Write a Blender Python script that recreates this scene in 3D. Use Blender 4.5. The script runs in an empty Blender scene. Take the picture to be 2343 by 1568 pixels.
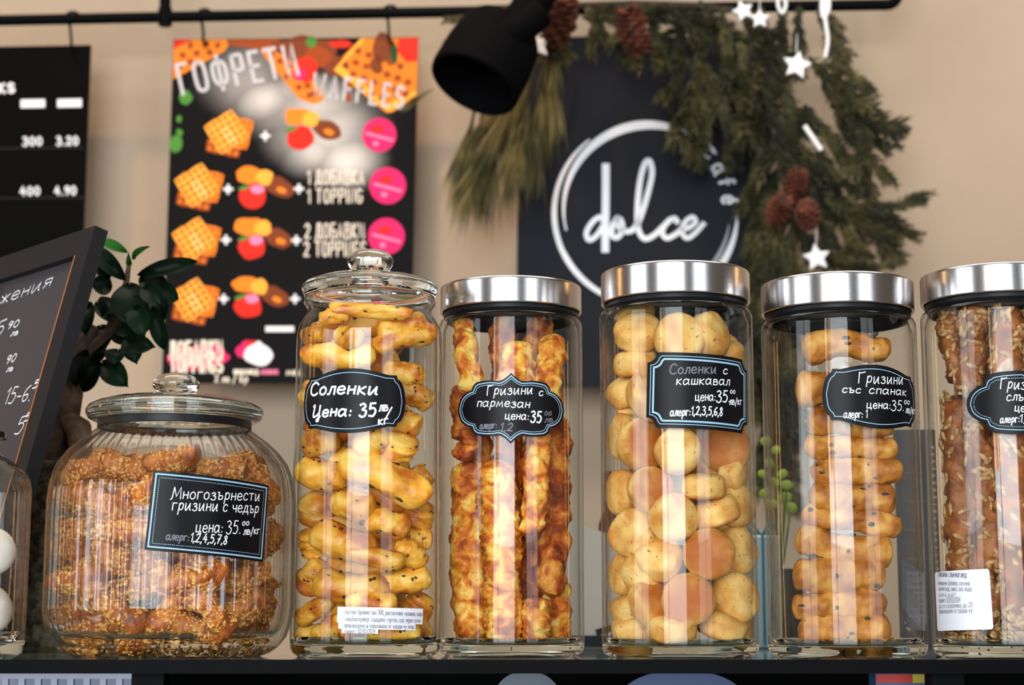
import bpy, math, random
from mathutils import Vector, Matrix, noise, Quaternion
R = math.radians
sin, cos, pi = math.sin, math.cos, math.pi
C = bpy.context.scene.collection
SC = bpy.context.scene
random.seed(7)

# ------------------------------------------------------------------ camera, world, daylight, exposure
F = 4000.0; TH = R(9.1); CAM = Vector((0, 0, 1.224)); SHELF = 1.20
cam = bpy.data.cameras.new('camera'); co = bpy.data.objects.new('camera', cam); C.objects.link(co)
co.location = CAM; co.rotation_euler = (pi/2 + TH, 0, 0)
cam.sensor_width = 36; cam.lens = 36*F/2343; cam.clip_start = .05
cam.dof.use_dof = True; cam.dof.focus_distance = 1.215; cam.dof.aperture_fstop = 10.5; cam.dof.aperture_blades = 0
SC.camera = co
SC.view_settings.view_transform = 'Standard'; SC.view_settings.look = 'None'
SC.view_settings.gamma = 1; SC.view_settings.use_curve_mapping = False
SC.view_settings.exposure = 0.0
cy = SC.cycles
cy.use_denoising = True; cy.max_bounces = 14; cy.diffuse_bounces = 3; cy.glossy_bounces = 4
cy.transmission_bounces = 10; cy.transparent_max_bounces = 40; cy.caustics_reflective = False
cy.sample_clamp_indirect = 6
wd = bpy.data.worlds.new('world'); SC.world = wd; wd.use_nodes = True
wd.node_tree.nodes['Background'].inputs[0].default_value = (.75, .85, 1, 1)
wd.node_tree.nodes['Background'].inputs[1].default_value = .3

def light(name, kind, loc, target, power, color, size=1, size_y=None, spot=None, blend=.6):
    l = bpy.data.lights.new(name, kind); o = bpy.data.objects.new(name, l); C.objects.link(o)
    l.energy = power; l.color = color; o.location = loc
    if kind == 'AREA':
        l.size = size
        if size_y: l.shape = 'RECTANGLE'; l.size_y = size_y
    else: l.shadow_soft_size = size
    if spot: l.spot_size = R(spot); l.spot_blend = blend
    o.rotation_euler = (Vector(target)-Vector(loc)).to_track_quat('-Z', 'Y').to_euler()
    return o
# daylight entering through the shop front behind the camera and the window in the left wall
DAY = (.88, .94, 1)
light('daylight_shopfront', 'AREA', (-1.0, -3.62, 1.75), (-1.0, 0, 1.75), 365, DAY, 3.1, 2.9)
light('daylight_shopfront_side', 'AREA', (3.3, -3.62, 1.75), (3.3, 0, 1.75), 95, DAY, 2.4, 2.9)
light('daylight_left', 'AREA', (-4.62, -1.3, 1.8), (0, -1.3, 1.8), 120, DAY, 2.6, 2.4)
# overhead fill added to brighten the counter and what stands behind the jars
light('added_overhead_fill', 'AREA', (0, 1.5, 3.44), (0, 1.5, 0), 52, (1, .90, .78), 3.0, 1.0)
# warm ceiling spots washing the back wall
WARM = (1, .62, .33)
light('ceiling_spot_wash', 'SPOT', (-.35, 2.25, 3.3), (-.15, 3.05, 1.42), 56, WARM, .05, None, 50, .9)
light('ceiling_spot_wash.001', 'SPOT', (.9, 2.2, 3.3), (1.1, 3.0, 1.5), 30, (1, .75, .52), .05, None, 60, .9)
light('ceiling_spot_wash.002', 'SPOT', (-1.1, 2.2, 3.3), (-.9, 3.05, 1.45), 40, WARM, .05, None, 60, .9)

# ------------------------------------------------------------------ helpers
def ray(px, py):
    u = (px-1171.5)/F; v = (784-py)/F
    return Vector((u, cos(TH)-v*sin(TH), sin(TH)+v*cos(TH)))
def P(px, py, Y):                      # point of the photograph at distance Y in front of the camera
    r = ray(px, py); return CAM + r*(Y/r.y)
WY, WK = 3.0, .05
def W(px, py, off=0):                  # point on the plane of the hanging boards, off metres in front of it
    r = ray(px, py); return CAM + r*((WY-off)/(r.y+WK*r.x))

def S(r, g, b):
    f = lambda c: (c/255/12.92) if c/255 <= .04045 else ((c/255+.055)/1.055)**2.4
    return (f(r), f(g), f(b), 1)

class MB:
    def __init__(s): s.v = []; s.f = []; s.m = []; s.sm = []
    def __bool__(s): return True
    def face(s, idx, m=0, smooth=True): s.f.append(idx); s.m.append(m); s.sm.append(smooth)
    def add(s, p): s.v.append(tuple(p)); return len(s.v)-1
    def grid(s, rows, m=0, closed_u=True, smooth=True):     # rows of equal-length point lists
        base = [[s.add(p) for p in r] for r in rows]; n = len(rows[0])
        for a, b in zip(base, base[1:]):
            for j in range(n if closed_u else n-1):
                k = (j+1) % n
                s.face((a[j], a[k], b[k], b[j]), m, smooth)
        return base
    def lathe(s, prof, segs=64, m=0, c=(0, 0, 0), mod=None, matf=None, close=False):
        rows = []
        for (r, z) in prof:
            rows.append([(c[0]+(r*(mod(2*pi*j/segs, z) if mod else 1))*cos(2*pi*j/segs),
                          c[1]+(r*(mod(2*pi*j/segs, z) if mod else 1))*sin(2*pi*j/segs), c[2]+z) for j in range(segs)])
        base = [[s.add(p) for p in r] for r in rows]
        pairs = list(zip(range(len(base)-1), range(1, len(base))))
        if close: pairs.append((len(base)-1, 0))
        for i, k in pairs:
            a, b = base[i], base[k]
            mm = matf(i) if matf else m
            for j in range(segs):
                q = (j+1) % segs
                s.face((a[j], a[q], b[q], b[j]), mm)
        return base
    def box(s, c, d, m=0, rot=None):
        ids = []
        for x in (-1, 1):
            for y in (-1, 1):
                for z in (-1, 1):
                    p = Vector((x*d[0]/2, y*d[1]/2, z*d[2]/2))
                    if rot: p = rot @ p
                    ids.append(s.add(p+Vector(c)))
        for q in ((0, 1, 3, 2), (4, 6, 7, 5), (0, 4, 5, 1), (2, 3, 7, 6), (0, 2, 6, 4), (1, 5, 7, 3)):
            s.face(tuple(ids[i] for i in q), m, False)
    def tube(s, pts, rad, segs=10, m=0, caps=True, amp=0, nf=60, seed=0, flat=1):
        pts = [Vector(p) for p in pts]; n = len(pts)
        rr = rad if callable(rad) else (lambda t: rad)
        rows = []; up = None
        for i, p in enumerate(pts):
            t = (pts[min(i+1, n-1)]-pts[max(i-1, 0)]).normalized()
            if up is None:
                up = Vector((0, 0, 1)) if abs(t.z) < .9 else Vector((1, 0, 0))
            a = t.cross(up).normalized(); b = a.cross(t).normalized(); up = b
            r = rr(i/(n-1)); row = []
            for j in range(segs):
                an = 2*pi*j/segs
                d = a*cos(an)+b*sin(an)*flat
                q = p+d*r
                if amp: q = q+d*amp*(noise.noise(q*nf+Vector((seed, seed*2, 0)))+.35*noise.noise(q*nf*3.7+Vector((seed, 9, 0))))
                row.append(q)
            rows.append(row)
        base = s.grid(rows, m)
        if caps:
            for row, p, fl in ((base[0], pts[0], 1), (base[-1], pts[-1], 0)):
                s.face(tuple(row[::-1] if fl == 0 else row), m)
    def ell(s, c, rad, m=0, rot=None, nu=14, nv=9, amp=0, nf=50, seed=0):
        rows = []
        for i in range(nv+1):
            ph = pi*i/nv; row = []
            if i in (0, nv): ph = .02 if i == 0 else pi-.02
            for j in range(nu):
                an = 2*pi*j/nu
                p = Vector((sin(ph)*cos(an)*rad[0], sin(ph)*sin(an)*rad[1], cos(ph)*rad[2]))
                if amp: p *= 1+amp*noise.noise(p*nf+Vector((seed, 0, seed)))
                if rot: p = rot @ p
                row.append(p+Vector(c))
            rows.append(row)
        s.grid(rows[::-1], m)
    def build(s, name, mats, parent=None, sharp=40):
        me = bpy.data.meshes.new(name); me.from_pydata(s.v, [], s.f); me.update()
        mats = mats if isinstance(mats, (list, tuple)) else [mats]
        for m in mats: me.materials.append(m)
        me.polygons.foreach_set('material_index', s.m)
        me.polygons.foreach_set('use_smooth', s.sm)
        if sharp: me.set_sharp_from_angle(angle=R(sharp))
        o = bpy.data.objects.new(name, me); C.objects.link(o)
        if parent: o.parent = parent
        return o

def tag(o, label=None, cat=None, group=None, kind=None):
    if label: o['label'] = label
    if cat: o['category'] = cat
    if group: o['group'] = group
    if kind: o['kind'] = kind
    return o
def empty(name, loc, label, cat, group=None):
    o = bpy.data.objects.new(name, None); C.objects.link(o); o.location = loc; o.empty_display_size = .02
    return tag(o, label, cat, group)
def struct(o): o['kind'] = 'structure'; return o

# ------------------------------------------------------------------ materials
def mat(name):
    m = bpy.data.materials.new(name); m.use_nodes = True; nt = m.node_tree
    return m, nt, nt.nodes['Principled BSDF'], nt.nodes, nt.links
def plain(name, col, rough=.5, metal=0, spec=None, emit=None, est=1, coat=0):
    m, nt, b, N, L = mat(name)
    b.inputs['Base Color'].default_value = col; b.inputs['Roughness'].default_value = rough
    b.inputs['Metallic'].default_value = metal
    if spec is not None: b.inputs['Specular IOR Level'].default_value = spec
    if coat: b.inputs['Coat Weight'].default_value = coat
    if emit: b.inputs['Emission Color'].default_value = emit; b.inputs['Emission Strength'].default_value = est
    return m
def noisy(name, cols, scale=40, rough=.6, bump=0, bscale=None, detail=4, zcol=None, zrange=None, rnd=.15, coord='Object', spk=None, spec=.4, dist=0):
    """colour ramp over noise; zcol blends to a second colour along the object's own z (a baked underside)"""
    m, nt, b, N, L = mat(name)
    tc = N.new('ShaderNodeTexCoord'); nz = N.new('ShaderNodeTexNoise'); nz.inputs['Scale'].default_value = scale
    nz.inputs['Detail'].default_value = detail; nz.inputs['Distortion'].default_value = dist
    oi = N.new('ShaderNodeObjectInfo'); ad = N.new('ShaderNodeVectorMath'); ad.operation = 'ADD'
    cx = N.new('ShaderNodeCombineXYZ'); L.new(oi.outputs['Random'], cx.inputs[0]); L.new(oi.outputs['Random'], cx.inputs[1])
    L.new(tc.outputs[coord], ad.inputs[0]); L.new(cx.outputs[0], ad.inputs[1]); L.new(ad.outputs[0], nz.inputs['Vector'])
    rp = N.new('ShaderNodeValToRGB'); e = rp.color_ramp.elements
    e[0].position = .36; e[0].color = cols[0]; e[1].position = .64; e[1].color = cols[-1]
    for i, c in enumerate(cols[1:-1]):
        k = e.new(.36+.28*(i+1)/(len(cols)-1)); k.color = c
    L.new(nz.outputs['Fac'], rp.inputs[0]); out = rp.outputs[0]
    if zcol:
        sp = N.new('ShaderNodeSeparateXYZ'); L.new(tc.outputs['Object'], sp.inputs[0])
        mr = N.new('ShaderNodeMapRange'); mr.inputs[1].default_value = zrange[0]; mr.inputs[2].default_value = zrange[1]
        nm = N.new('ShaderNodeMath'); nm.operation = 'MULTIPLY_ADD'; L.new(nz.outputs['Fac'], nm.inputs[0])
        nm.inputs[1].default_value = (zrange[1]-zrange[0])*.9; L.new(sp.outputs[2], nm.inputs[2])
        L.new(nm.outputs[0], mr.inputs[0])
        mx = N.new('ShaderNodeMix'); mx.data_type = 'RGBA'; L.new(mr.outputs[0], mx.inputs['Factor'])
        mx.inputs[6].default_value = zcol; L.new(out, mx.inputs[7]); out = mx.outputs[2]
    if spk:
        vn = N.new('ShaderNodeTexNoise'); vn.inputs['Scale'].default_value = spk[1]; vn.inputs['Detail'].default_value = 2
        L.new(ad.outputs[0], vn.inputs['Vector'])
        r2 = N.new('ShaderNodeValToRGB'); r2.color_ramp.elements[0].position = spk[2]; r2.color_ramp.elements[1].position = spk[2]+.05
        L.new(vn.outputs['Fac'], r2.inputs[0]); mx = N.new('ShaderNodeMix'); mx.data_type = 'RGBA'
        L.new(r2.outputs[0], mx.inputs['Factor']); L.new(out, mx.inputs[6]); mx.inputs[7].default_value = spk[0]; out = mx.outputs[2]
    if rnd:
        hs = N.new('ShaderNodeHueSaturation'); mr = N.new('ShaderNodeMapRange'); L.new(oi.outputs['Random'], mr.inputs[0])
        mr.inputs[3].default_value = 1-rnd; mr.inputs[4].default_value = 1+rnd
        L.new(mr.outputs[0], hs.inputs['Value']); L.new(out, hs.inputs['Color']); out = hs.outputs[0]
    L.new(out, b.inputs['Base Color']); b.inputs['Roughness'].default_value = rough
    b.inputs['Specular IOR Level'].default_value = spec
    if bump:
        n2 = N.new('ShaderNodeTexNoise'); n2.inputs['Scale'].default_value = bscale or scale*2; n2.inputs['Detail'].default_value = 6
        L.new(ad.outputs[0], n2.inputs['Vector'])
        bp = N.new('ShaderNodeBump'); bp.inputs['Strength'].default_value = bump; bp.inputs['Distance'].default_value = .004
        L.new(n2.outputs['Fac'], bp.inputs['Height']); L.new(bp.outputs[0], b.inputs['Normal'])
    return m
def thin_glass(name, edge=(.35, .45, .4, 1), tint=.55, power=3.5, refr=0, refl=.032):
    m = bpy.data.materials.new(name); m.use_nodes = True; nt = m.node_tree; N, L = nt.nodes, nt.links
    N.remove(N['Principled BSDF']); out = N['Material Output']
    lw = N.new('ShaderNodeLayerWeight'); lw.inputs[0].default_value = .5
    pw = N.new('ShaderNodeMath'); pw.operation = 'POWER'; pw.inputs[1].default_value = 5; L.new(lw.outputs['Facing'], pw.inputs[0])
    ma = N.new('ShaderNodeMath'); ma.operation = 'MULTIPLY_ADD'; ma.inputs[1].default_value = .9; ma.inputs[2].default_value = refl
    L.new(pw.outputs[0], ma.inputs[0])
    p2 = N.new('ShaderNodeMath'); p2.operation = 'POWER'; p2.inputs[1].default_value = power; L.new(lw.outputs['Facing'], p2.inputs[0])
    p3 = N.new('ShaderNodeMath'); p3.operation = 'MULTIPLY'; p3.inputs[1].default_value = tint; L.new(p2.outputs[0], p3.inputs[0])
    mx = N.new('ShaderNodeMix'); mx.data_type = 'RGBA'; mx.inputs[6].default_value = (.985, .995, .99, 1); mx.inputs[7].default_value = edge
    L.new(p3.outputs[0], mx.inputs['Factor'])
    tr = N.new('ShaderNodeBsdfTransparent'); L.new(mx.outputs[2], tr.inputs[0]); body = tr.outputs[0]
    if refr:
        rf = N.new('ShaderNodeBsdfRefraction'); rf.inputs['IOR'].default_value = 1.45; rf.inputs['Roughness'].default_value = 0
        L.new(mx.outputs[2], rf.inputs[0])
        m2 = N.new('ShaderNodeMixShader'); m2.inputs[0].default_value = refr; L.new(body, m2.inputs[1]); L.new(rf.outputs[0], m2.inputs[2]); body = m2.outputs[0]
    gl = N.new('ShaderNodeBsdfGlossy'); gl.inputs['Roughness'].default_value = .015
    ms = N.new('ShaderNodeMixShader'); L.new(ma.outputs[0], ms.inputs[0]); L.new(body, ms.inputs[1]); L.new(gl.outputs[0], ms.inputs[2])
    L.new(ms.outputs[0], out.inputs[0]); return m
def real_glass(name, col=(.93, .98, .95, 1)):
    m, nt, b, N, L = mat(name)
    b.inputs['Base Color'].default_value = col; b.inputs['Roughness'].default_value = .01
    b.inputs['Transmission Weight'].default_value = 1; b.inputs['IOR'].default_value = 1.47
    return m
M = {}
M['jar'] = thin_glass('jar_glass', (.22, .27, .24, 1), .8, 4.5, refl=.028)
M['ribbed'] = thin_glass('ribbed_jar_glass', (.30, .24, .18, 1), .75, 3, refr=.12, refl=.034)
M['thick'] = real_glass('thick_glass')
M['foot'] = real_glass('jar_foot_glass', (.82, .93, .87, 1)); M['foot'].node_tree.nodes['Principled BSDF'].inputs['IOR'].default_value = 1.22
m, nt, b, N, L = mat('brushed_steel'); M['steel'] = m
b.inputs['Base Color'].default_value = (.62, .60, .60, 1); b.inputs['Metallic'].default_value = 1; b.inputs['Roughness'].default_value = .27; b.inputs['Anisotropic Rotation'].default_value = .25
b.inputs['Anisotropic'].default_value = .75
tg = N.new('ShaderNodeTangent'); tg.direction_type = 'RADIAL'; tg.axis = 'Z'; L.new(tg.outputs[0], b.inputs['Tangent'])
tc = N.new('ShaderNodeTexCoord'); mp = N.new('ShaderNodeMapping'); mp.inputs['Scale'].default_value = (30, 30, 2500); nz = N.new('ShaderNodeTexNoise')
nz.inputs['Scale'].default_value = 1; L.new(tc.outputs['Object'], mp.inputs[0]); L.new(mp.outputs[0], nz.inputs['Vector'])
bp = N.new('ShaderNodeBump'); bp.inputs['Strength'].default_value = .06; bp.inputs['Distance'].default_value = .001
L.new(nz.outputs['Fac'], bp.inputs['Height']); L.new(bp.outputs[0], b.inputs['Normal'])
M['rubber'] = plain('black_gasket', (.006, .006, .007, 1), .4, spec=.2)
M['label'] = plain('chalk_label_black', S(15, 14, 18), .36, spec=.12)
M['lblue'] = plain('label_border_blue', S(150, 190, 215), .5)
M['chalk'] = plain('white_chalk_ink', S(238, 240, 246), .6)
M['chalk2'] = plain('faded_chalk_ink', S(120, 118, 128), .6)
M['paper'] = plain('white_sticker_paper', S(235, 234, 242), .5)
M['ink'] = plain('grey_print', S(120, 120, 132), .6)
M['blackmetal'] = plain('black_metal', (.003, .003, .0035, 1), .5, spec=.03)
M['lampblack'] = plain('lamp_black', (.0025, .0025, .003, 1), .75, spec=.03)
M['board'] = plain('black_board', S(8, 8, 8), .6, spec=.03)
M['navy'] = plain('navy_board', S(31, 32, 38), .55, spec=.08)
M['white'] = plain('white_print', S(236, 236, 240), .55)
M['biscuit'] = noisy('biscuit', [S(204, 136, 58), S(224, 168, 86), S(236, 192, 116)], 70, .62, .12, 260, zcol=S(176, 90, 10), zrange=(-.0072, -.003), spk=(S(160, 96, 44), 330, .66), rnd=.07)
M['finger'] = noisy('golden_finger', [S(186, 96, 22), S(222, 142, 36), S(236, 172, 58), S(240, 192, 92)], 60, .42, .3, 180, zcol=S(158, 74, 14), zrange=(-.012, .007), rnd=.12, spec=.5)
M['seedblack'] = plain('black_sesame', S(24, 20, 18), .4)
M['puff'] = noisy('cheese_puff', [S(152, 64, 12), S(206, 104, 24), S(232, 156, 50), S(244, 202, 104)], 85, .6, .6, 220, rnd=.10, detail=6, dist=.6)
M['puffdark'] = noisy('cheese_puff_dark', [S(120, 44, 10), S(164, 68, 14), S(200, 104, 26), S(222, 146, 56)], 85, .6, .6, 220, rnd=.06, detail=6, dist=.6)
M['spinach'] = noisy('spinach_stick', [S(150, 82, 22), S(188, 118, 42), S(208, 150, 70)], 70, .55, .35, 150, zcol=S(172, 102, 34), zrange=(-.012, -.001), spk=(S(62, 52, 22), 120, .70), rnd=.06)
M['seedstick'] = noisy('seed_stick', [S(92, 46, 18), S(138, 76, 34), S(168, 100, 48)], 60, .5, .4, 200, rnd=.08)
M['sunflower'] = noisy('sunflower_seed', [S(128, 86, 44), S(170, 124, 74), S(198, 158, 108)], 300, .5, rnd=.1)
M['caramel'] = noisy('caramel_stick', [S(118, 48, 10), S(170, 82, 20), S(204, 122, 44)], 70, .4, .5, 220, rnd=.12, spec=.6)
M['sesame'] = noisy('sesame_seed', [S(168, 90, 30), S(212, 142, 62), S(234, 186, 114)], 250, .45, rnd=.1)
M['powder'] = noisy('powdered_biscuit', [S(214, 196, 180), S(232, 218, 206), S(240, 230, 222)], 40, .8, .1, 120, rnd=.05)
M['leaf'] = noisy('ficus_leaf', [S(8, 20, 12), S(14, 32, 17), S(20, 42, 24)], 20, .5, rnd=0, spec=.12)
M['youngleaf'] = noisy('young_leaf', [S(40, 92, 34), S(66, 124, 48)], 20, .4, rnd=0)
M['bark'] = noisy('ficus_bark', [S(60, 46, 36), S(96, 76, 60), S(120, 98, 80)], 50, .8, .4, 120, rnd=0)
M['granite'] = noisy('speckled_pot', [S(62, 56, 42), S(104, 96, 74), S(140, 130, 104)], 160, .7, .1, 300, rnd=0)
M['needle'] = noisy('pine_needle', [S(30, 32, 16), S(58, 56, 28), S(92, 84, 48)], 14, .7, rnd=.25)
M['needle2'] = noisy('long_pine_needle', [S(62, 58, 28), S(104, 94, 50), S(132, 116, 68)], 14, .7, rnd=.2)
M['twig'] = plain('twig_brown', S(58, 42, 26), .8)
M['cone'] = noisy('pine_cone', [S(50, 22, 14), S(88, 40, 24), S(112, 58, 36)], 60, .7, rnd=.1)
M['ornament'] = plain('white_ornament', S(240, 238, 238), .6)
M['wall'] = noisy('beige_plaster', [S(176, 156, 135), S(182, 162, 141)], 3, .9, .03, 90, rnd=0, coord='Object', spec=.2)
M['floor'] = noisy('floor_tile', [S(126, 116, 106), S(140, 130, 120)], 4, .6, rnd=0)
M['ceil'] = noisy('ceiling_paint', [S(112, 106, 100), S(120, 114, 108)], 3, .9, rnd=0)
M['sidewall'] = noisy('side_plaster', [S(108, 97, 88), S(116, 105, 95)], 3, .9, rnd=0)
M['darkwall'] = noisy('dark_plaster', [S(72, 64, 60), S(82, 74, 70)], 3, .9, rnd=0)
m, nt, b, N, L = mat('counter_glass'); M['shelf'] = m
b.inputs['Base Color'].default_value = S(122, 130, 126); b.inputs['Roughness'].default_value = .06  # pale base colour carries the brightness of reflections in the glass top
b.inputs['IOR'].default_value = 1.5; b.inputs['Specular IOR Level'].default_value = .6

# ------------------------------------------------------------------ hand lettering (strokes, 1/100 of the cap height; a leading - keeps corners)
G = {
'а':"40 46 22 60 4 42 5 10 20 0 40 24;-42 58 42 10 50 0", 'б':"44 100 14 84 4 40 8 6 24 0 40 18 34 46 8 42",
'в':"-5 0 5 58;5 58 32 54 28 34 6 32;6 32 40 30 36 4 5 0", 'г':"-5 0 5 58 36 58", 'д':"-10 5 18 58 40 58 40 5;-0 -16 0 5 50 5 50 -16",
'е':"6 30 40 34 30 58 8 50 5 14 24 0 42 10", 'ж':"-26 60 26 0;-3 58 26 30 49 58;-3 0 26 30 49 0",
'з':"5 50 22 60 34 46 18 32 37 26 34 2 14 -3 3 8", 'и':"-5 58 5 6;5 6 14 0 38 50;-40 58 40 5 48 0",
'й':"-5 58 5 4 38 56 38 0;10 80 20 72 32 80", 'к':"-5 60 5 0;-38 58 6 30 40 0", 'л':"0 2 10 6 18 56;-18 58 38 58 38 0",
'м':"-3 0 10 58 26 14 44 58 54 0", 'н':"-5 58 5 0;-38 58 38 0;-5 30 38 32", 'о':"22 60 5 44 5 14 22 0 38 14 38 44 24 60",
'п':"-5 0 5 56 38 56 38 0", 'р':"-10 58 4 -36;9 40 24 60 40 44 34 10 16 4 8 16", 'с':"38 48 22 60 5 42 6 10 22 0 38 10",
'т':"-0 58 42 58;-21 58 21 0", 'у':"-4 58 20 14;-40 58 8 -36", 'ф':"-28 76 28 -26;28 58 6 46 8 8 28 4;28 58 50 46 48 8 28 4",
'х':"-3 58 38 0;-38 58 3 0", 'ц':"-5 58 5 4 38 4 38 58;-38 4 48 4 48 -16", 'ч':"-4 58 5 34;5 34 15 26 36 32;-37 58 37 0",
'ш':"-4 58 4 3 27 3 27 58;-27 3 50 3 50 58", 'щ':"-4 58 4 3 27 3 27 58;-27 3 50 3 50 58;-50 3 58 3 58 -14", 'ъ':"-0 58 12 58 12 0;12 30 38 30 38 4 12 0",
'ь':"-6 58 6 0;6 30 34 30 34 4 6 0", 'ю':"-4 58 4 0;-4 30 18 30;38 60 19 44 20 10 38 0 53 14 52 46 38 60", 'я':"-38 58 38 0;38 57 8 56 8 32 38 30;-22 30 4 0",
'С':"52 82 30 100 6 72 6 22 30 0 52 14", 'Г':"-12 0 12 98;12 96 30 92 56 100", 'М':"0 -4 10 10 18 96;-18 98 40 20 66 98 72 0",
'Ц':"4 90 14 96 12 10 30 4 54 30;-56 96 56 6 66 2;60 4 56 -36 42 -30 66 6", 'П':"-8 0 8 96 54 96 54 0",
'0':"25 98 6 70 7 26 25 0 43 28 42 72 26 98", '1':"-8 74 24 98 24 0", '2':"6 78 24 98 40 76 28 40 4 2;-4 2 44 2",
'3':"6 90 26 98 38 76 20 54 42 40 36 6 16 -2 3 12", '4':"-30 98 4 36 46 36;-34 66 34 0", '5':"-40 98 12 98 8 58;8 58 30 62 42 36 28 2 4 6",
'6':"38 94 14 70 5 28 18 2 38 14 36 42 8 36", '7':"-4 98 42 98 16 0;-10 50 36 50", '8':"24 98 8 80 26 54 42 24 24 0 6 22 26 54 38 80 24 98",
'9':"40 66 24 48 8 66 20 96 40 84 38 40 22 0", ':':"-8 42 10 46;-8 6 10 10", '.':"-6 2 10 4", ',':"-10 6 4 -16", '/':"-0 -22 34 92", '-':"-2 36 30 36", '+':"-22 60 22 8;-0 34 44 34", "'":"-8 98 4 76",
}
U = {   # narrow printed capitals
'Г':"-5 0 5 100 36 100", 'О':"21 100 4 84 4 16 21 0 38 16 38 84 21 100", 'Ф':"-27 108 27 -8;27 92 6 76 6 26 27 10 48 26 48 76 27 92", 'Р':"-5 0 5 100;5 99 36 98 38 74 36 50 5 48",
'Е':"-36 100 5 100 5 0 36 0;-5 52 32 52", 'Т':"-0 100 42 100;-21 100 21 0", 'И':"-5 100 5 0 38 100 38 0", 'Д':"-8 8 14 100 34 100 36 8;-0 -12 0 8 44 8 44 -12",
'Б':"-36 100 5 100 5 0;5 54 36 52 38 26 36 2 5 0", 'А':"-2 0 20 100 38 0;-8 34 32 34", 'В':"-5 0 5 100;5 100 33 98 33 56 5 54;5 54 38 52 38 2 5 0", 'К':"-5 100 5 0;-38 100 6 50 40 0",
'W':"-2 100 14 0 26 90 38 0 54 100", 'F':"-5 0 5 100 36 100;-5 52 32 52", 'L':"-5 100 5 0 36 0", 'S':"37 84 21 100 5 82 8 58 34 42 37 16 20 0 4 16",
'P':"-5 0 5 100;5 99 36 98 38 74 36 50 5 48", 'I':"-8 0 8 100", 'N':"-5 0 5 100 38 0 38 100", 'G':"37 84 21 100 4 80 4 18 21 0 38 18 38 46;-38 46 22 46",
'D':"-5 0 5 100;5 100 36 84 38 16 5 0", 'R':"-5 0 5 100;5 99 36 98 38 74 36 50 5 48;-20 48 40 0", 'Ч':"-4 100 5 56;5 56 20 44 38 52;-38 100 38 0", 'Н':"-5 100 5 0;-38 100 38 0;-5 52 38 52", 'У':"-4 100 20 40;-40 100 12 0",
'С':"37 84 21 100 4 80 4 18 21 0 37 16", 'Ъ':"-0 100 12 100 12 0;12 50 40 46 40 4 12 0", 'М':"-4 0 8 100 24 30 42 100 50 0", 'З':"5 88 22 100 36 78 18 54 38 42 34 4 4 10", 'Л':"-2 0 16 100 34 100 38 0", 'Ю':"-4 100 4 0;-4 50 18 50;36 100 18 80 18 18 36 0 52 20 52 80 36 100", 'П':"-5 0 5 100 38 100 38 0",
}
for a, b_ in (('O', 'О'), ('E', 'Е'), ('T', 'Т'), ('A', 'А'), ('K', 'К'), ('C', 'С')): U[a] = U[b_]
def crom(p, k=6):
    if len(p) < 3: return p
    q = [p[0]*2-p[1]]+p+[p[-1]*2-p[-2]]; out = []
    for i in range(1, len(q)-2):
        a, b_, c, d = q[i-1:i+3]
        for s_ in range(k):
            t = s_/k
            out.append(.5*((2*b_)+(c-a)*t+(2*a-5*b_+4*c-d)*t*t+(3*b_-a-3*c+d)*t**3))
    out.append(p[-1]); return out
def glyph(ch, font):
    src = font.get(ch) or G.get(ch) or U.get(ch); out = []
    for st in src.split(';'):
        straight = st[0] == '-'; nums = [float(x) for x in (st[1:] if straight else st).split()]
        pts = [Vector((nums[i]/100, nums[i+1]/100)) for i in range(0, len(nums), 2)]
        out.append(pts if straight else crom(pts))
    w = max(p.x for s_ in out for p in s_)
    return out, w
def write(text, x, y, size, font=G, slant=.12, gap=.14, align='l', rot=0, jit=0, wide=1):
    """-> list of 2-D strokes; x, y in the caller's units, y up"""
    out = []; cx = 0; rnd = random.Random(text)
    for ch in text:
        if ch == ' ': cx += .34*wide; continue
        g, w = glyph(ch, font); dy = rnd.uniform(-jit, jit)
        for st in g: out.append([Vector(((cx+p.x*wide+slant*p.y), p.y+dy)) for p in st])
        cx += w*wide+gap
    sh = 0 if align == 'l' else (-cx if align == 'r' else -cx/2)
    c_, s_ = cos(R(rot)), sin(R(rot)); res = []
    for st in out:
        res.append([Vector((x+size*((p.x+sh)*c_-p.y*s_), y+size*((p.x+sh)*s_+p.y*c_))) for p in st])
    return res
def ribbon(mb, pts, w, fn, m=0, closed=False):
    """flat stroke of width w (or w(t)) along 2-D pts, laid on the surface fn(x, y)"""
    n = len(pts)
    if n < 2: return
    L_ = []
    for i, p in enumerate(pts):
        a = pts[i-1] if (i or closed) else p; b_ = pts[(i+1) % n] if (i < n-1 or closed) else p
        d1 = (p-a); d2 = (b_-p)
        d1 = d1.normalized() if d1.length > 1e-9 else Vector((0, 0)); d2 = d2.normalized() if d2.length > 1e-9 else Vector((0, 0))
        t = d1+d2; t = t.normalized() if t.length > 1e-6 else (d2 if d2.length else d1)
        nn = Vector((-t.y, t.x)); ww = (w(i/(n-1)) if callable(w) else w)/2
        ref = d2 if d2.length else d1
        k = abs(nn.dot(Vector((-ref.y, ref.x)))); ww2 = ww/max(k, .6)
        q = p
        if not closed and i == 0: q = p-t*ww*.7
        if not closed and i == n-1: q = p+t*ww*.7
        L_.append((mb.add(fn(*(q+nn*ww2))), mb.add(fn(*(q-nn*ww2)))))
    rng = range(n if closed else n-1)
    for i in rng:
        a, b_ = L_[i], L_[(i+1) % n]
        mb.face((a[0], a[1], b_[1], b_[0]), m, False)
def text(mb, strokes, w, fn, m=0):
    for st in strokes: ribbon(mb, st, w, fn, m)

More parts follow.
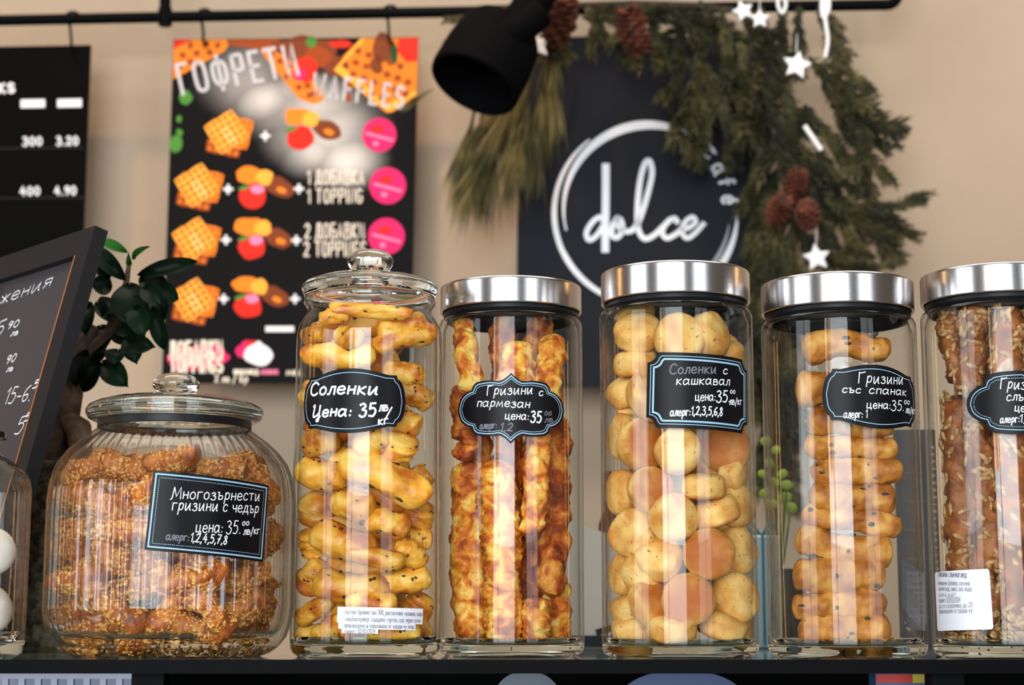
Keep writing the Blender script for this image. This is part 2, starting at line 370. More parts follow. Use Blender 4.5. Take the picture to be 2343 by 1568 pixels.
# ------------------------------------------------------------------ the room
def slab(name, c, d, m, rot=None):
    mb = MB(); mb.box(c, d, 0, rot); return struct(mb.build(name, m))
slab('floor', (0, 0, -.05), (9.4, 7.6, .1), M['floor'])
slab('ceiling', (0, 0, 3.55), (9.4, 7.6, .1), M['ceil'])
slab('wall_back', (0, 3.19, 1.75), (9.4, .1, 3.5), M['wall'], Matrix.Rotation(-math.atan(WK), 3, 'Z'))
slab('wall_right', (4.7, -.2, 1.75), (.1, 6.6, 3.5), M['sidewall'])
def wall_with_openings(name, x0, x1, holes, at, along, th=.1):
    """wall boxes around rectangular openings (a0, a1, z0, z1)"""
    mb = MB(); a = x0
    def seg(p, q, z0, z1):
        if q-p < 1e-4 or z1-z0 < 1e-4: return
        mb.box(((p+q)/2, at, (z0+z1)/2) if along == 'x' else (at, (p+q)/2, (z0+z1)/2), (q-p, th, z1-z0) if along == 'x' else (th, q-p, z1-z0))
    for h in holes:
        seg(a, h[0], 0, 3.5); seg(h[0], h[1], 0, h[2]); seg(h[0], h[1], h[3], 3.5); a = h[1]
    seg(a, x1, 0, 3.5)
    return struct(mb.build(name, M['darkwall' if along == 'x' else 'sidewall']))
wall_with_openings('wall_front', -4.7, 4.7, [(-2.55, .55, .3, 3.2), (2.1, 4.5, .3, 3.2)], -3.5, 'x')
wall_with_openings('wall_left', -3.5, 3.4, [(-2.6, 0, .6, 3.0)], -4.5, 'y')
def window(name, a0, a1, z0, z1, at, along, mull):
    root = bpy.data.objects.new(name, None); C.objects.link(root); root['kind'] = 'structure'
    root.location = ((a0+a1)/2, at, 0) if along == 'x' else (at, (a0+a1)/2, 0)
    mid = (a0+a1)/2
    def bx(mb, p, q, zz0, zz1, t):
        mb.box(((p+q)/2-mid, 0, (zz0+zz1)/2) if along == 'x' else (0, (p+q)/2-mid, (zz0+zz1)/2), (q-p, t, zz1-zz0) if along == 'x' else (t, q-p, zz1-zz0))
    mb = MB()
    for p, q, u, v in ((a0, a1, z0, z0+.06), (a0, a1, z1-.06, z1), (a0, a0+.06, z0+.06, z1-.06), (a1-.06, a1, z0+.06, z1-.06)): bx(mb, p, q, u, v, .08)
    for q in mull: bx(mb, q-.03, q+.03, z0+.06, z1-.06, .07)
    mb.build('window_frame', M['blackmetal'], root)
    mb = MB(); bx(mb, a0+.05, a1-.05, z0+.05, z1-.05, .006); mb.build('window_pane', M['jar'], root)
window('window_1', -2.55, .55, .3, 3.2, -3.5, 'x', (-1.7,))
window('window_2', 2.1, 4.5, .3, 3.2, -3.5, 'x', (3.3,))
window('window_3', -2.6, 0, .6, 3.0, -4.5, 'y', (-1.3,))

# lamps of the room: a tall warm tube pendant before the shop window and wall sconces either side
LAMPW = (1, .55, .20, 1)
def tube_lamp(name, loc, h, r, label, est, cable=0):
    root = empty(name, loc, label, 'lamp')
    mb = MB(); mb.lathe([(0, 0), (r, 0), (r, h), (0, h)], 24); mb.build('lamp_tube', plain(name+'_glow', (.8, .5, .3, 1), .5, emit=LAMPW, est=est), root)
    mb = MB(); mb.lathe([(0, h), (r*1.15, h), (r*1.15, h+.04), (0, h+.04)], 24)
    if cable: mb.tube([(0, 0, h+.03), (0, 0, h+cable)], .006, 6)
    mb.build('lamp_cap', M['blackmetal'], root)
tube_lamp('pendant_lamp', (-1.75, -2.9, 1.72), .9, .17, 'warm glowing tube pendant hanging before the shop window', 5, .88)
tube_lamp('wall_sconce', (-4.33, 2.0, 1.1), 1.6, .11, 'tall warm wall sconce on the left wall', 9)
tube_lamp('wall_sconce', (4.53, 2.3, 1.1), 1.6, .11, 'tall warm wall sconce on the right wall', 9)

# ------------------------------------------------------------------ the display counter
YF = 1.152
case = empty('display_counter', (0, YF, 0), 'glass-topped display counter with a black front edge carrying all the jars', 'counter')
def cpart(name, c, d, m):
    mb = MB(); mb.box((c[0], c[1]-YF, c[2]), d, 0); return mb.build(name, m, case)
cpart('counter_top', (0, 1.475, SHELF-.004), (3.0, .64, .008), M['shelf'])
cpart('front_edge', (0, YF-.0015, SHELF-.0042), (3.0, .007, .0088), M['blackmetal'])
cpart('base_cabinet', (0, 1.47, .46), (3.0, .62, .92), M['board'])
cpart('back_panel', (0, 1.772, 1.056), (3.0, .02, .272), M['board'])
for px in (345, 2160):
    cpart('post', (P(px, 1550, 1.17).x, 1.17, 1.056), (.021, .02, .272), M['blackmetal'])
mb = MB(); mb.box((0, 1.187+.045, 1.056), (2.99, .005, .278), 0, Matrix.Rotation(R(-17), 3, 'X')); mb.build('front_pane', M['jar'], case).parent = case
# what stands inside the counter, only its top showing under the edge
def z_at(py, Y): return P(1171, py, Y).z
def onbox(name, px0, px1, py0, Y, z0, dy, m, label, cat):
    a, b_ = P(px0, py0, Y), P(px1, py0, Y)
    mb = MB(); mb.box(((a.x+b_.x)/2, Y+dy/2, (a.z+z0)/2), (b_.x-a.x, dy, a.z-z0)); return tag(mb.build(name, m), label, cat)
mb = MB(); a, b_ = P(-60, 1541, 1.3), P(312, 1541, 1.3); zt = a.z
for k in range(11):                                            # a crate with square holes
    x = a.x+(b_.x-a.x)*k/10; mb.box((x, 1.3, zt-.06), (.0045, .004, .12))
for k in range(6): mb.box(((a.x+b_.x)/2, 1.3, zt-.002-k*.0222), (b_.x-a.x, .0045, .006 if k else .004))
mb.box(((a.x+b_.x)/2, 1.36, zt-.06), (b_.x-a.x, .004, .12)); mb.box(((a.x+b_.x)/2, 1.33, zt-.15), (b_.x-a.x, .064, .06))
tag(mb.build('perforated_crate', plain('bluish_white_plastic', S(176, 182, 206), .5)), 'bluish white perforated crate inside the counter under the ribbed jar', 'crate')
bpy.data.objects['perforated_crate'].location.z = 0
bluegrey = plain('blue_grey_reflection', S(98, 112, 148), .35)
def plate(px, hw, py, Y, m, label, name='serving_plate'):
    c = P(px, py, Y); r = hw*Y/F
    mb = MB(); mb.lathe([(0, -.002), (r*.5, -.002), (r*.97, -.0005), (r, 0), (r*.97, .002), (r*.5, .0005), (0, .0005)][::-1], 48)
    mb.lathe([(r*.18, -.002), (r*.15, -.03), (r*.3, .922-c.z), (0, .922-c.z)], 24)
    o = mb.build(name, m); o.location = c-Vector((0, 0, .002)); o.rotation_euler = (0, 0, 0); return tag(o, label, 'plate')
def pane_reflection(px0, px1, py, Y, m, label):                           # curved dish form standing in for reflections on the pane
    a, b_ = P(px0, py, Y), P(px1, py, Y); w = b_.x-a.x
    rows = []
    for i in range(13):
        t = i/12; rows.append([(w*(s_/24-.5)*(1-.12*t*t), .02+.03*t, -.10+.10*t*(1-.35*abs(2*s_/24-1)**3)) for s_ in range(25)])
    mb = MB(); mb.grid(rows, 0, False)
    mb.grid([[(x, y+.006, z) for x, y, z in r] for r in rows[::-1]], 0, False)
    mb.box((0, .01, -.11), (w*.9, .06, .03))
    mb.box((0, .01, (.923-a.z-.11)/2), (w*.3, .05, max(.02, a.z-.923-.11)))
    o = mb.build('pane_reflection_form', m); o.location = ((a.x+b_.x)/2, Y, a.z); return tag(o, label, 'dish')
pane_reflection(1352, 1800, 1541, 1.26, bluegrey, 'blue-grey dish form standing in for pane reflections below the round-biscuit jar')
pane_reflection(1085, 1330, 1543, 1.27, plain('pale_grey_reflection', S(128, 136, 150), .35), 'pale grey dish form standing in for pane reflections below the cheese-stick jar')
mb = MB(); a, b_ = P(2003, 1540, 1.25), P(2118, 1540, 1.25)
mb.box(((a.x*1.0+b_.x)/2, 1.262, (a.z+.921)/2), (b_.x-a.x, .024, a.z-.921), 0)
mb.box((a.x+(b_.x-a.x)*.36, 1.2495, a.z-.004), ((b_.x-a.x)*.7, .002, .006), 1); mb.box((a.x+(b_.x-a.x)*.86, 1.2495, a.z-.004), ((b_.x-a.x)*.27, .002, .006), 2)
tag(mb.build('snack_packet', [plain('blue_pack', S(70, 90, 130), .4), plain('red_print', S(190, 42, 34), .4), plain('yellow_print', S(200, 176, 52), .4)]),
    'packet with red and yellow top band inside the counter below the stacked-stick jar', 'packet')

# ------------------------------------------------------------------ jars
def proj(p):
    d = Vector(p)-CAM; z = d.y*cos(TH)+d.z*sin(TH); return (1171.5+F*d.x/z, 784-F*(-d.y*sin(TH)+d.z*cos(TH))/z)
class Jar:
    def __init__(s, ax, D, rpx, label, name='glass_jar', group='jars on the counter'):
        s.D = D; s.R = rpx*D/F; s.ax = ax; s.X = P(ax, 1480, D).x
        s.root = empty(name, (s.X, D, SHELF), label, 'jar', group); s.ri = s.R-.0035
    def zf(s, py, r): return P(s.ax, py, s.D-r).z-SHELF      # height of a point seen at the near side
    def zs(s, py): return P(s.ax, py, s.D).z-SHELF           # height of a point seen on the outline
    def m(s, px): return px*s.D/F
def glass_body(j, h, shoulder=.006, foot=.006):
    Rr = j.R; n = 72; mb = MB()
    prof = [(0, .0012), (Rr*.72, .0012), (Rr*.8, 0), (Rr-.006, 0), (Rr-.002, .0022), (Rr-.0003, .0055), (Rr, foot+.004)]
    k = len(prof)-1
    prof += [(Rr, foot+.006), (Rr, h-shoulder-.003), (Rr, h-shoulder), (Rr-.0012, h-shoulder*.45), (Rr-.004, h-.0008), (Rr-.006, h)]
    q = len(prof)
    prof += [(Rr-.0065, h-.001), (Rr-.0045, h-shoulder), (Rr-.0027, h-shoulder*2), (Rr-.0027, h*.5), (Rr-.0027, .013), (Rr-.005, .0092), (Rr-.010, .0082), (0, .008)]
    last = len(prof)-4
    mb.lathe(prof, n, matf=lambda i: 1 if (i < k or i >= last) else 0)
    return mb.build('glass_body', [M['jar'], M['foot']], j.root, 50)
def metal_lid(j, rl, z0, z1):
    mb = MB(); h = z1-z0
    mb.lathe([(0, .005), (rl-.004, .005), (rl-.002, .0006), (rl-.0006, 0), (rl, .0008), (rl, .0012), (rl, .002), (rl, h-.0026), (rl, h-.0018), (rl-.0004, h-.0008), (rl-.0012, h-.0002), (rl-.003, h), (rl-.006, h), (0, h)], 96)
    lid = mb.build('lid', M['steel'], j.root, 35); lid.location = (0, 0, z0); lid['label'] = 'brushed steel lid'
    mb = MB(); g = rl-.0035
    mb.lathe([(g-.004, .004), (g, .004), (g+.0008, -.0008), (g+.0008, -.003), (g-.0006, -.0045), (g-.002, -.007), (g-.004, -.007)], 72)
    mb.build('gasket', M['rubber'], lid)
SH = {}
def h_rect(x): return 1
def h_ticket(x):
    cx, ry = .17, .27; a = abs(x)
    return 1 if a < 1-cx else 1-ry*math.sqrt(max(0, 1-((1-a)/cx)**2))
def h_plaque(x):
    a = abs(x)
    if a < .68: return .80+.20*cos(pi/2*a/.68)
    if a < .84: return .80
    return .68*math.sqrt(max(0, 1-((a-.84)/.16)**2))
def h_bracket(x):
    a = abs(x)
    if a < .22: return .76+.24*(1-a/.22)**1.7
    if a < .56: return .76+.03*sin(pi*(a-.22)/.34)
    if a < .70: return .50+.26*math.sqrt(max(0, 1-((a-.56)/.14)**2))
    return .52*math.sqrt(max(0, 1-((a-.66)/.34)**2))
def h_lobes(x):
    a = abs(x)
    if a < .60: return .86+.14*math.sqrt(max(0, 1-(a/.62)**2)) if a > .05 else .95
    if a < .70: return .56+.30*math.sqrt(max(0, 1-((a-.60)/.10)**2))
    return .60*math.sqrt(max(0, 1-((a-.62)/.38)**2))
def sticker(j, name, shape, px, py, Wd, Hd, rot, mats, lines, borders, label, R0=None, dash=(), th=.0004, into=None):
    """label bent round the jar: px, py its centre in the photograph, Wd x Hd metres, rot degrees"""
    Rr = (R0 or j.R)+.0003
    pa = proj((j.X, j.D-Rr, P(px, py, j.D-Rr).z)); rp = Rr*F/((j.D-CAM.y)*cos(TH)+.15*sin(TH))
    
    def ang(x, y):
        f = 0
        for _ in range(12): f = .5*f+.5*math.asin(max(-.97, min(.97, (P(x, y, j.D-Rr*cos(f)).x-j.X)/Rr)))
        return f
    f0 = ang(px, py); Yc = j.D-Rr*cos(f0); zc = P(px, py, Yc).z-SHELF
    c_, s_ = cos(R(rot)), sin(R(rot))
    def on(a, b, off=0):
        a2 = a*c_-b*s_; b2 = a*s_+b*c_; f = f0+a2/Rr
        return (sin(f)*(Rr+off), -cos(f)*(Rr+off), zc+b2)
    def loc(x, y):                                        # photograph -> label plane
        f = ang(x, y); Y = j.D-Rr*cos(f)
        b = P(x, y, Y).z-SHELF-zc; a = (f-f0)*Rr
        return Vector((a*c_+b*s_, -a*s_+b*c_))
    mb = into or MB(); n = 120; rows = []
    xs = [(-1+2*i/n) for i in range(n+1)]; xs[0] = -.9995; xs[-1] = .9995
    for t in (1, .33, -.33, -1):
        rows.append([on(x*Wd/2, t*shape(x)*Hd/2, th) for x in xs])
    mb.grid(rows, 0, False)
    back = [[on(x*Wd/2, t*shape(x)*Hd/2, 0) for x in xs] for t in (-1, 1)]; mb.grid(back, 0, False)
    mb.grid([rows[0], back[1]], 0, False); mb.grid([back[0], rows[-1]], 0, False)
    for (d, w, mi) in borders:
        sx, sy = 1-2*d/Wd, 1-2*d/Hd
        top = [Vector((x*sx*Wd/2, shape(x)*sy*Hd/2)) for x in xs[::2]]; bot = [Vector((p.x, -p.y)) for p in top[::-1]]
        ribbon(mb, top+bot, w, lambda a, b: on(a, b, th+.00012), mi, True)
    for (d, w, mi) in dash:
        sx, sy = 1-2*d/Wd, 1-2*d/Hd
        top = [Vector((x*sx*Wd/2, shape(x)*sy*Hd/2)) for x in xs]; pts = top+[Vector((p.x, -p.y)) for p in top[::-1]]
        pts.append(pts[0]); acc = 0; seg = []
        for a, b in zip(pts, pts[1:]):
            L0 = (b-a).length; k = max(1, int(L0/.0002))
            for i in range(k):
                q = a+(b-a)*(i/k); acc += L0/k
                if acc % .0014 < .0008: seg.append(q)
                elif len(seg) > 1: ribbon(mb, seg, w, lambda a, b: on(a, b, th+.00012), mi); seg = []
                else: seg = []
    for ln in lines:
        txt, x0, y0, x1, y1, cap = ln[:6]; w = ln[6] if len(ln) > 6 else 2.35; mi = ln[7] if len(ln) > 7 else 2; font = ln[8] if len(ln) > 8 else G
        A, B = loc(x0, y0), loc(x1, y1); mpx = Yc/F
        st = write(txt, 0, 0, 1, font, jit=.03 if font is G else 0, slant=.12 if font is G else 0); xm = max(p.x for s in st for p in s); x_ = min(p.x for s in st for p in s)
        ex = (B-A)/max(xm-x_, .25); nn = Vector((-(B-A).y, (B-A).x)).normalized()*cap*mpx
        for s in st: ribbon(mb, [A+ex*(p.x-x_)+nn*p.y for p in s], w*mpx, lambda a, b: on(a, b, th+.00016), mi)
    if into: return
    o = mb.build(name, mats, j.root, 60); o['label'] = label; return o
LM = [M['label'], M['lblue'], M['chalk'], M['chalk2']]

# ribbed round jar
j1 = Jar(385, 1.27, 277, 'round ribbed glass jar with glass lid and black neck band, holding seeded sticks')
mm = j1.m
sil = [(-1, 0)]
rib = lambda amp: (lambda an, z: 1+amp*cos(60*an))
def j1body():
    mb = MB(); segs = 480
    pts = [(0, 0, 0), (mm(170), 0, 0), (mm(205), 0, 0), (mm(226), .002, 0), (mm(246), .007, .3), (mm(262), .014, .7), (mm(272), .024, 1)]
    for y in range(1390, 1170, -30): pts.append((mm(276.5), j1.zs(y), 1))
    for r, y, a in ((276, 1150, 1), (274, 1125, 1), (268, 1092, 1), (256, 1062, .95), (236, 1036, .85), (212, 1014, .7), (192, 999, .45), (178, 988, .2), (170, 980, 0), (168, 972, 0), (168, 955, 0), (168, 940, 0)): pts.append((mm(r), j1.zs(y), a))
    n_out = len(pts)
    inner = [(max(r-.0045, 0), z, a*.0) for r, z, a in pts[::-1] if z > .02]
    pts2 = pts+inner+[(mm(250), .018, 0), (mm(235), .0135, 0), (mm(200), .012, 0), (0, .012, 0)]
    amp = {i: p[2]*.013 for i, p in enumerate(pts2)}
    rows = []
    for i, (r, z, a) in enumerate(pts2):
        rows.append([(r*(1+amp[i]*cos(60*2*pi*k/segs))*cos(2*pi*k/segs), r*(1+amp[i]*cos(60*2*pi*k/segs))*sin(2*pi*k/segs), z) for k in range(segs)])
    base = [[mb.add(p) for p in r] for r in rows]
    for i, (a, b) in enumerate(zip(base, base[1:])):
        mi = 1 if (i < 4 or i >= len(base)-4) else 0
        for k in range(segs):
            q = (k+1) % segs; mb.face((a[k], a[q], b[q], b[k]), mi)
    return mb.build('glass_body', [M['ribbed'], M['foot']], j1.root, 60)
j1body()
def ring_lid(j, prof, name='lid', m='thick'):
    mb = MB(); mb.lathe(prof, 96); return mb.build(name, M[m], j.root, 60)
def fp(j, lst): return [(j.m(r), j.zf(y, j.m(r))) for r, y in lst]
def sp(j, lst): return [(j.m(r), j.zs(y)) for r, y in lst]
lid = ring_lid(j1, [(0, j1.zs(958))]+sp(j1, [(158, 958), (166, 962), (172, 966), (184, 966), (196, 960), (202, 950), (202, 942), (196, 933), (180, 925), (150, 917), (90, 911), (50, 909)]))
zk = j1.zf(895, j1.m(36))
mb = MB(); mb.lathe(fp(j1, [(37, 906), (35, 900), (36, 895), (46, 889), (53, 880), (54, 873), (51, 865), (42, 857), (28, 853), (0, 852)]), 64); mb.build('knob', M['thick'], lid, 60)
mb = MB(); a = j1.m(169.5)
mb.lathe([(a, j1.zs(983)), (a+.0016, j1.zs(982)), (a+.0016, j1.zs(963)), (a, j1.zs(962))], 96, close=True); o = mb.build('neck_band', M['rubber'], j1.root); o['label'] = 'black band round the neck'
sticker(j1, 'chalk_label', h_rect, 488, 1181, .0870, .0535, -4.6, LM,
    [('Многозърнести', 390, 1142, 592, 1147, 27), ('гризини с чедър', 394, 1168, 590, 1175, 27), ('цена:', 448, 1219, 508, 1219, 28), ('35.', 517, 1222, 548, 1222, 30), ('00', 554, 1203, 569, 1202, 9, 2.2),
     ('лв/кг', 556, 1224, 593, 1222, 18, 2.4), ('алерг:', 380, 1235, 431, 1239, 19, 2.6, 3), ('1,2,4,5,7,8', 437, 1240, 518, 1246, 20, 2.6)],
    [(.0022, .0011, 1)], 'black rectangular chalk label with pale blue border', R0=j1.R*1.011+.0003, dash=[(.0046, .0004, 1)])

# tall jar with a glass lid
j2 = Jar(836, 1.27, 170, 'tall glass jar with knobbed glass lid, between the ribbed jar and the cheese-stick jar')
def j2body():
    mb = MB(); Rr = j2.R
    up = fp(j2, [(168, 775), (168, 752), (166, 735), (161, 719), (152, 706), (145, 698), (143, 691), (143, 683), (148, 676), (153, 668), (151, 659)])
    prof = [(0, .001), (Rr*.72, .001), (Rr*.8, 0), (Rr-.006, 0), (Rr-.002, .0025), (Rr-.0003, .006), (Rr, .012)]; k = len(prof)-1
    prof += [(Rr, up[0][1]*.5)]+up; q = len(prof)
    prof += [(r-.0036, z) for r, z in up[::-1]]+[(Rr-.0027, .014), (Rr-.005, .0100), (Rr-.010, .009), (0, .0085)]
    mb.lathe(prof, 72, matf=lambda i: 1 if (i < k or i >= len(prof)-4) else 0)
    return mb.build('glass_body', [M['jar'], M['foot']], j2.root, 60)
j2body()
lid = ring_lid(j2, [(0, j2.zf(652, j2.m(140)))]+fp(j2, [(140, 652), (147, 656), (152, 653), (154, 646), (156, 640), (158, 634), (157, 627), (150, 622), (120, 617)])+[(j2.m(60), j2.zf(617, j2.m(120))+.0008), (j2.m(30), j2.zf(617, j2.m(120))+.001)])
zt = lid.data.vertices[0].co.z
z0 = j2.zf(617, j2.m(120))+.001; hk = j2.zf(574, 0)-z0
mb = MB(); mb.lathe([(j2.m(r), z0+hk*t) for r, t in ((32, 0), (30, .12), (36, .22), (48, .38), (54, .55), (54, .68), (48, .84), (34, .96), (16, 1), (0, 1))], 64); mb.build('knob', M['thick'], lid, 60)
sticker(j2, 'chalk_label', h_plaque, 799, 917, .0808, .0455, .3, LM,
    [('Соленки', 713, 906, 862, 903, 30, 4.8), ('Цена:', 718, 955, 803, 952, 27, 4.8), ('35', 823, 955, 862, 951, 30, 5), ('лв', 867, 941, 887, 940, 22, 3.6), ('-', 881, 962, 897, 933, 3, 3.6), ('кг', 866, 972, 888, 970, 20, 3.6)],
    [(.0028, .0005, 1)], 'black plaque-shaped chalk label with thin pale border')
SP = [M['paper'], M['ink']]
def tiny(j, R_, name, px0, py0, px1, py1, Wd, Hd, rot, lines, label, shape=h_rect):
    return sticker(j, name, shape, (px0+px1)/2, (py0+py1)/2, Wd, Hd, rot, SP, lines, [], label, th=.0003, into=STRIP)
def h_steps(x): return 1
def h_round(x):
    a = abs(x); return 1 if a < .92 else .90+.10*math.sqrt(max(0, 1-((a-.92)/.08)**2))
STRIP = MB()
for (px0, py0, px1, py1, lines) in (
    (786, 1391, 969, 1412, [('СЪСТАВ: Брашно тип 500, растителна мазнина, вода', 790, 1405, 965, 1410, 11)]),
    (785, 1409, 968, 1427, [('мая,бакпулвер. Съдържа: Глутен, сол, черен СУСАМ', 790, 1421, 962, 1425, 11)]),
    (784, 1424, 950, 1441, [('Произведено и опаковано от ЕДОДИ-ЕУ ЕООД', 788, 1436, 946, 1439, 11)]),
    (784, 1439, 862, 1450, [('Годност: 02/03/2024', 788, 1449, 858, 1450, 10)])):
    lines = [(t.lower(), a, b, c, d, h, 1.1, 1, dict(G)) for t, a, b, c, d, h in lines]
    a0 = math.asin((px0-838)/170); a1 = math.asin((px1-838)/170)
    tiny(j2, None, 'ingredient_sticker', px0, py0, px1, py1, (a1-a0)*j2.R, (py1-py0)*1.22/F, -1.2, lines, '')
STRIP.build('ingredient_sticker', SP, j2.root, 60)['label'] = 'white printed ingredient sticker with stepped right edge'

def steel_jar(ax, D, rpx, rl, yt, yb, yg, label):
    j = Jar(ax, D, rpx, label); r = j.m(rl); z0, z1 = j.zf(yb, r), j.zf(yt, r)
    h = min(j.zf(yg, j.R), z0-.0008); glass_body(j, z0-.0035); metal_lid(j, r, z0, z1); return j
j3 = steel_jar(1169, 1.31, 166, 164.5, 628, 690, 722, 'slim steel-lidded glass jar holding long puffed cheese sticks')
sticker(j3, 'chalk_label', h_bracket, 1169, 934, .0855, .0515, -.5, LM,
    [('Гризини', 1115, 905, 1217, 902, 23), ('с', 1234, 907, 1243, 906, 18), ('пармезан', 1093, 931, 1212, 934, 21), ('цена:', 1156, 960, 1209, 961, 20), ('35', 1214, 967, 1239, 967, 26, 3.6), ('00', 1246, 951, 1261, 951, 9, 2, 3), ('лв', 1245, 967, 1264, 966, 14, 2, 3),
     ('алерг:', 1099, 982, 1136, 981, 17, 2.6, 3), ('1,2', 1147, 986, 1173, 986, 18, 2.6, 3)],
    [(.0022, .0008, 1), (.0042, .0004, 1)], 'black chalk label with curly bracket outline')
j4 = steel_jar(1557, 1.25, 176.5, 172.5, 593, 667, 694, 'tall steel-lidded glass jar filled with small round cheese biscuits')
sticker(j4, 'chalk_label', h_ticket, 1612, 896, .0810, .0525, -2.2, LM,
    [('Соленки', 1534, 857, 1637, 855, 24, 2.8, 3), ('с', 1655, 857, 1664, 857, 20), ('кашкавал', 1548, 881, 1669, 883, 22), ('цена:', 1591, 918, 1636, 917, 22), ('35.', 1639, 921, 1668, 921, 27, 3.2), ('00', 1670, 901, 1681, 901, 8, 2), ('лв/кг', 1668, 926, 1696, 927, 18, 2.4),
     ('алерг:', 1534, 952, 1579, 952, 20, 2.8), ('1,2,3,5,6,8', 1583, 950, 1652, 952, 20, 2.8)],
    [(.0026, .0005, 1), (.0048, .0013, 1)], 'black chalk label with notched corners and double pale border')
j5 = steel_jar(1939, 1.24, 177.5, 175, 618, 690, 716, 'steel-lidded glass jar with thick breadsticks stacked flat, second from right')
sticker(j5, 'chalk_label', h_plaque, 2008, 908, .0765, .0440, -3.0, LM,
    [('Гризини', 1964, 877, 2064, 880, 26), ('със', 1928, 899, 1969, 900, 18), ('спанак', 1989, 901, 2072, 906, 20), ('цена:', 1983, 935, 2036, 936, 20, 2.4), ('35.', 2039, 940, 2066, 941, 24), ('00', 2068, 925, 2080, 926, 9, 2), ('лв/кг', 2071, 945, 2092, 949, 18, 2.2),
     ('алерг:', 1931, 956, 1973, 957, 19), ('1', 1982, 956, 1986, 956, 19)],
    [(.0030, .0005, 1)], 'black plaque-shaped chalk label with thin pale border')
j6 = steel_jar(2319, 1.24, 178, 176, 597, 665, 694, 'steel-lidded glass jar of sunflower-seed sticks at the right end of the row')
sticker(j6, 'chalk_label', h_lobes, 2350, 921, .0820, .0440, 0, LM,
    [('Гризини', 2289, 890, 2388, 893, 26), ('слънчоглед', 2304, 917, 2425, 921, 22), ('цена:', 2322, 942, 2375, 944, 21, 2.4), ('35.', 2380, 946, 2405, 947, 24), ('алерг:', 2289, 968, 2332, 967, 18, 2.4), ('1,6', 2335, 967, 2362, 966, 18, 2.4)],
    [(.0030, .0006, 1)], 'black lobed chalk label with stitched inner line', dash=[(.0052, .0004, 1)])
a0 = math.asin((2135-2319)/179 if (2135-2319)/179 > -.99 else -.99)
INK2 = [('гризини слънчоглед', 2140, 1319, 2212, 1322, 15, 1.6, 1), ('пшенично брашно, семена', 2143, 1339, 2220, 1340, 12, 1, 1), ('слънчоглед, олио, сол, вода', 2143, 1352, 2224, 1353, 12, 1, 1), ('мая и оцет', 2143, 1366, 2188, 1366, 12, 1, 1),
        ('годност: 02/03/2024', 2143, 1379, 2198, 1379, 12, 1, 1), ('да се съхранява до 20', 2143, 1392, 2226, 1390, 12, 1, 1), ('произведено от едоди-еу', 2143, 1404, 2226, 1402, 12, 1, 1)]
sticker(j6, 'ingredient_sticker', h_round, 2192, 1374, .050, .0405, 1.5, SP, INK2, [], 'white printed ingredient label with rounded corners', th=.0003)

# smooth jar cut by the left edge
j0 = Jar(-152, 1.17, 200, 'clear glass jar of white powdered biscuits before the framed chalkboard')
mb = MB(); Rr = j0.R
up = [(Rr, j0.zs(1120)), (Rr-.001, j0.zs(1098)), (Rr-.004, j0.zs(1080)), (Rr-.010, j0.zs(1062)), (Rr-.018, j0.zs(1045)), (Rr-.026, j0.zs(1030)), (Rr-.028, j0.zs(1010))]
prof = [(0, .001), (Rr*.8, 0), (Rr-.008, 0), (Rr-.002, .004), (Rr, .012), (Rr, up[0][1]*.5)]+up+[(r-.003, z) for r, z in up[::-1]]+[(Rr-.003, .018), (Rr-.008, .012), (0, .012)]
mb.lathe(prof, 72, matf=lambda i: 1 if (i < 4 or i >= len(prof)-3) else 0); mb.build('glass_body', [M['jar'], M['foot']], j0.root, 60)
zt = up[-1][1]
mb = MB(); mb.lathe([(0, zt), (Rr-.027, zt), (Rr-.018, zt+.002), (Rr-.018, zt+.006), (Rr-.03, zt+.010), (.012, zt+.012), (.012, zt+.016), (.017, zt+.022), (.012, zt+.028), (0, zt+.029)], 64); mb.build('lid', M['thick'], j0.root, 60)

# ------------------------------------------------------------------ what is in the jars
ORD = ['first', 'second', 'third', 'fourth', 'fifth', 'sixth', 'seventh', 'eighth', 'ninth', 'tenth', 'eleventh', 'twelfth', 'thirteenth', 'fourteenth', 'fifteenth']
def rows_of(items, band):
    """(row, place in row, row size) per item: rows from the top, places from the left"""
    idx = sorted(range(len(items)), key=lambda i: items[i][1]); rows = []; cur = []
    for i in idx:
        if cur and items[i][1]-items[cur[0]][1] > band: rows.append(cur); cur = []
        cur.append(i)
    rows.append(cur); res = {}
    for r, row in enumerate(rows):
        for k, i in enumerate(sorted(row, key=lambda i: items[i][0])): res[i] = (r, k, len(row))
    return res
def where(rk):
    r, k, n = rk
    if n == 1: return f'alone in row {ORD[r]} from top'
    pos = 'leftmost' if k == 0 else ('rightmost' if k == n-1 else ORD[k]+' from left')
    return f'{pos} in {ORD[r]} row from top'
def inside(j, px, py, ext, back=None, gap=.0022, vz=0):
    """centre of a thing seen at px, py that rests against the near glass; ext its half size towards the glass"""
    lim = j.ri-gap-ext; Y = j.D-lim*.8
    for _ in range(4):
        x = P(px, py, Y).x-j.X
        x = max(-lim, min(lim, x)); y = -math.sqrt(max(0, lim*lim-x*x)) if back is None else back
        if back is not None:
            lx = math.sqrt(max(1e-6, lim*lim-back*back)); x = max(-lx, min(lx, x))
        Y = j.D+y
    return Vector((j.X+x, Y, max(P(px, py, Y).z, SHELF+.0095+vz)))
def place(proto, first, name, loc, quat, label, cat, group, scale=(1, 1, 1)):
    o = proto if first else proto.copy()
    if not first: C.objects.link(o)
    o.location = loc; o.rotation_mode = 'QUATERNION'; o.rotation_quaternion = quat; o.scale = scale
    o['label'] = label; o['category'] = cat; o['group'] = group
    return o
used = set()
def put(proto, *a, **k):
    first = proto.name not in used; used.add(proto.name); return place(proto, first, *a, **k)
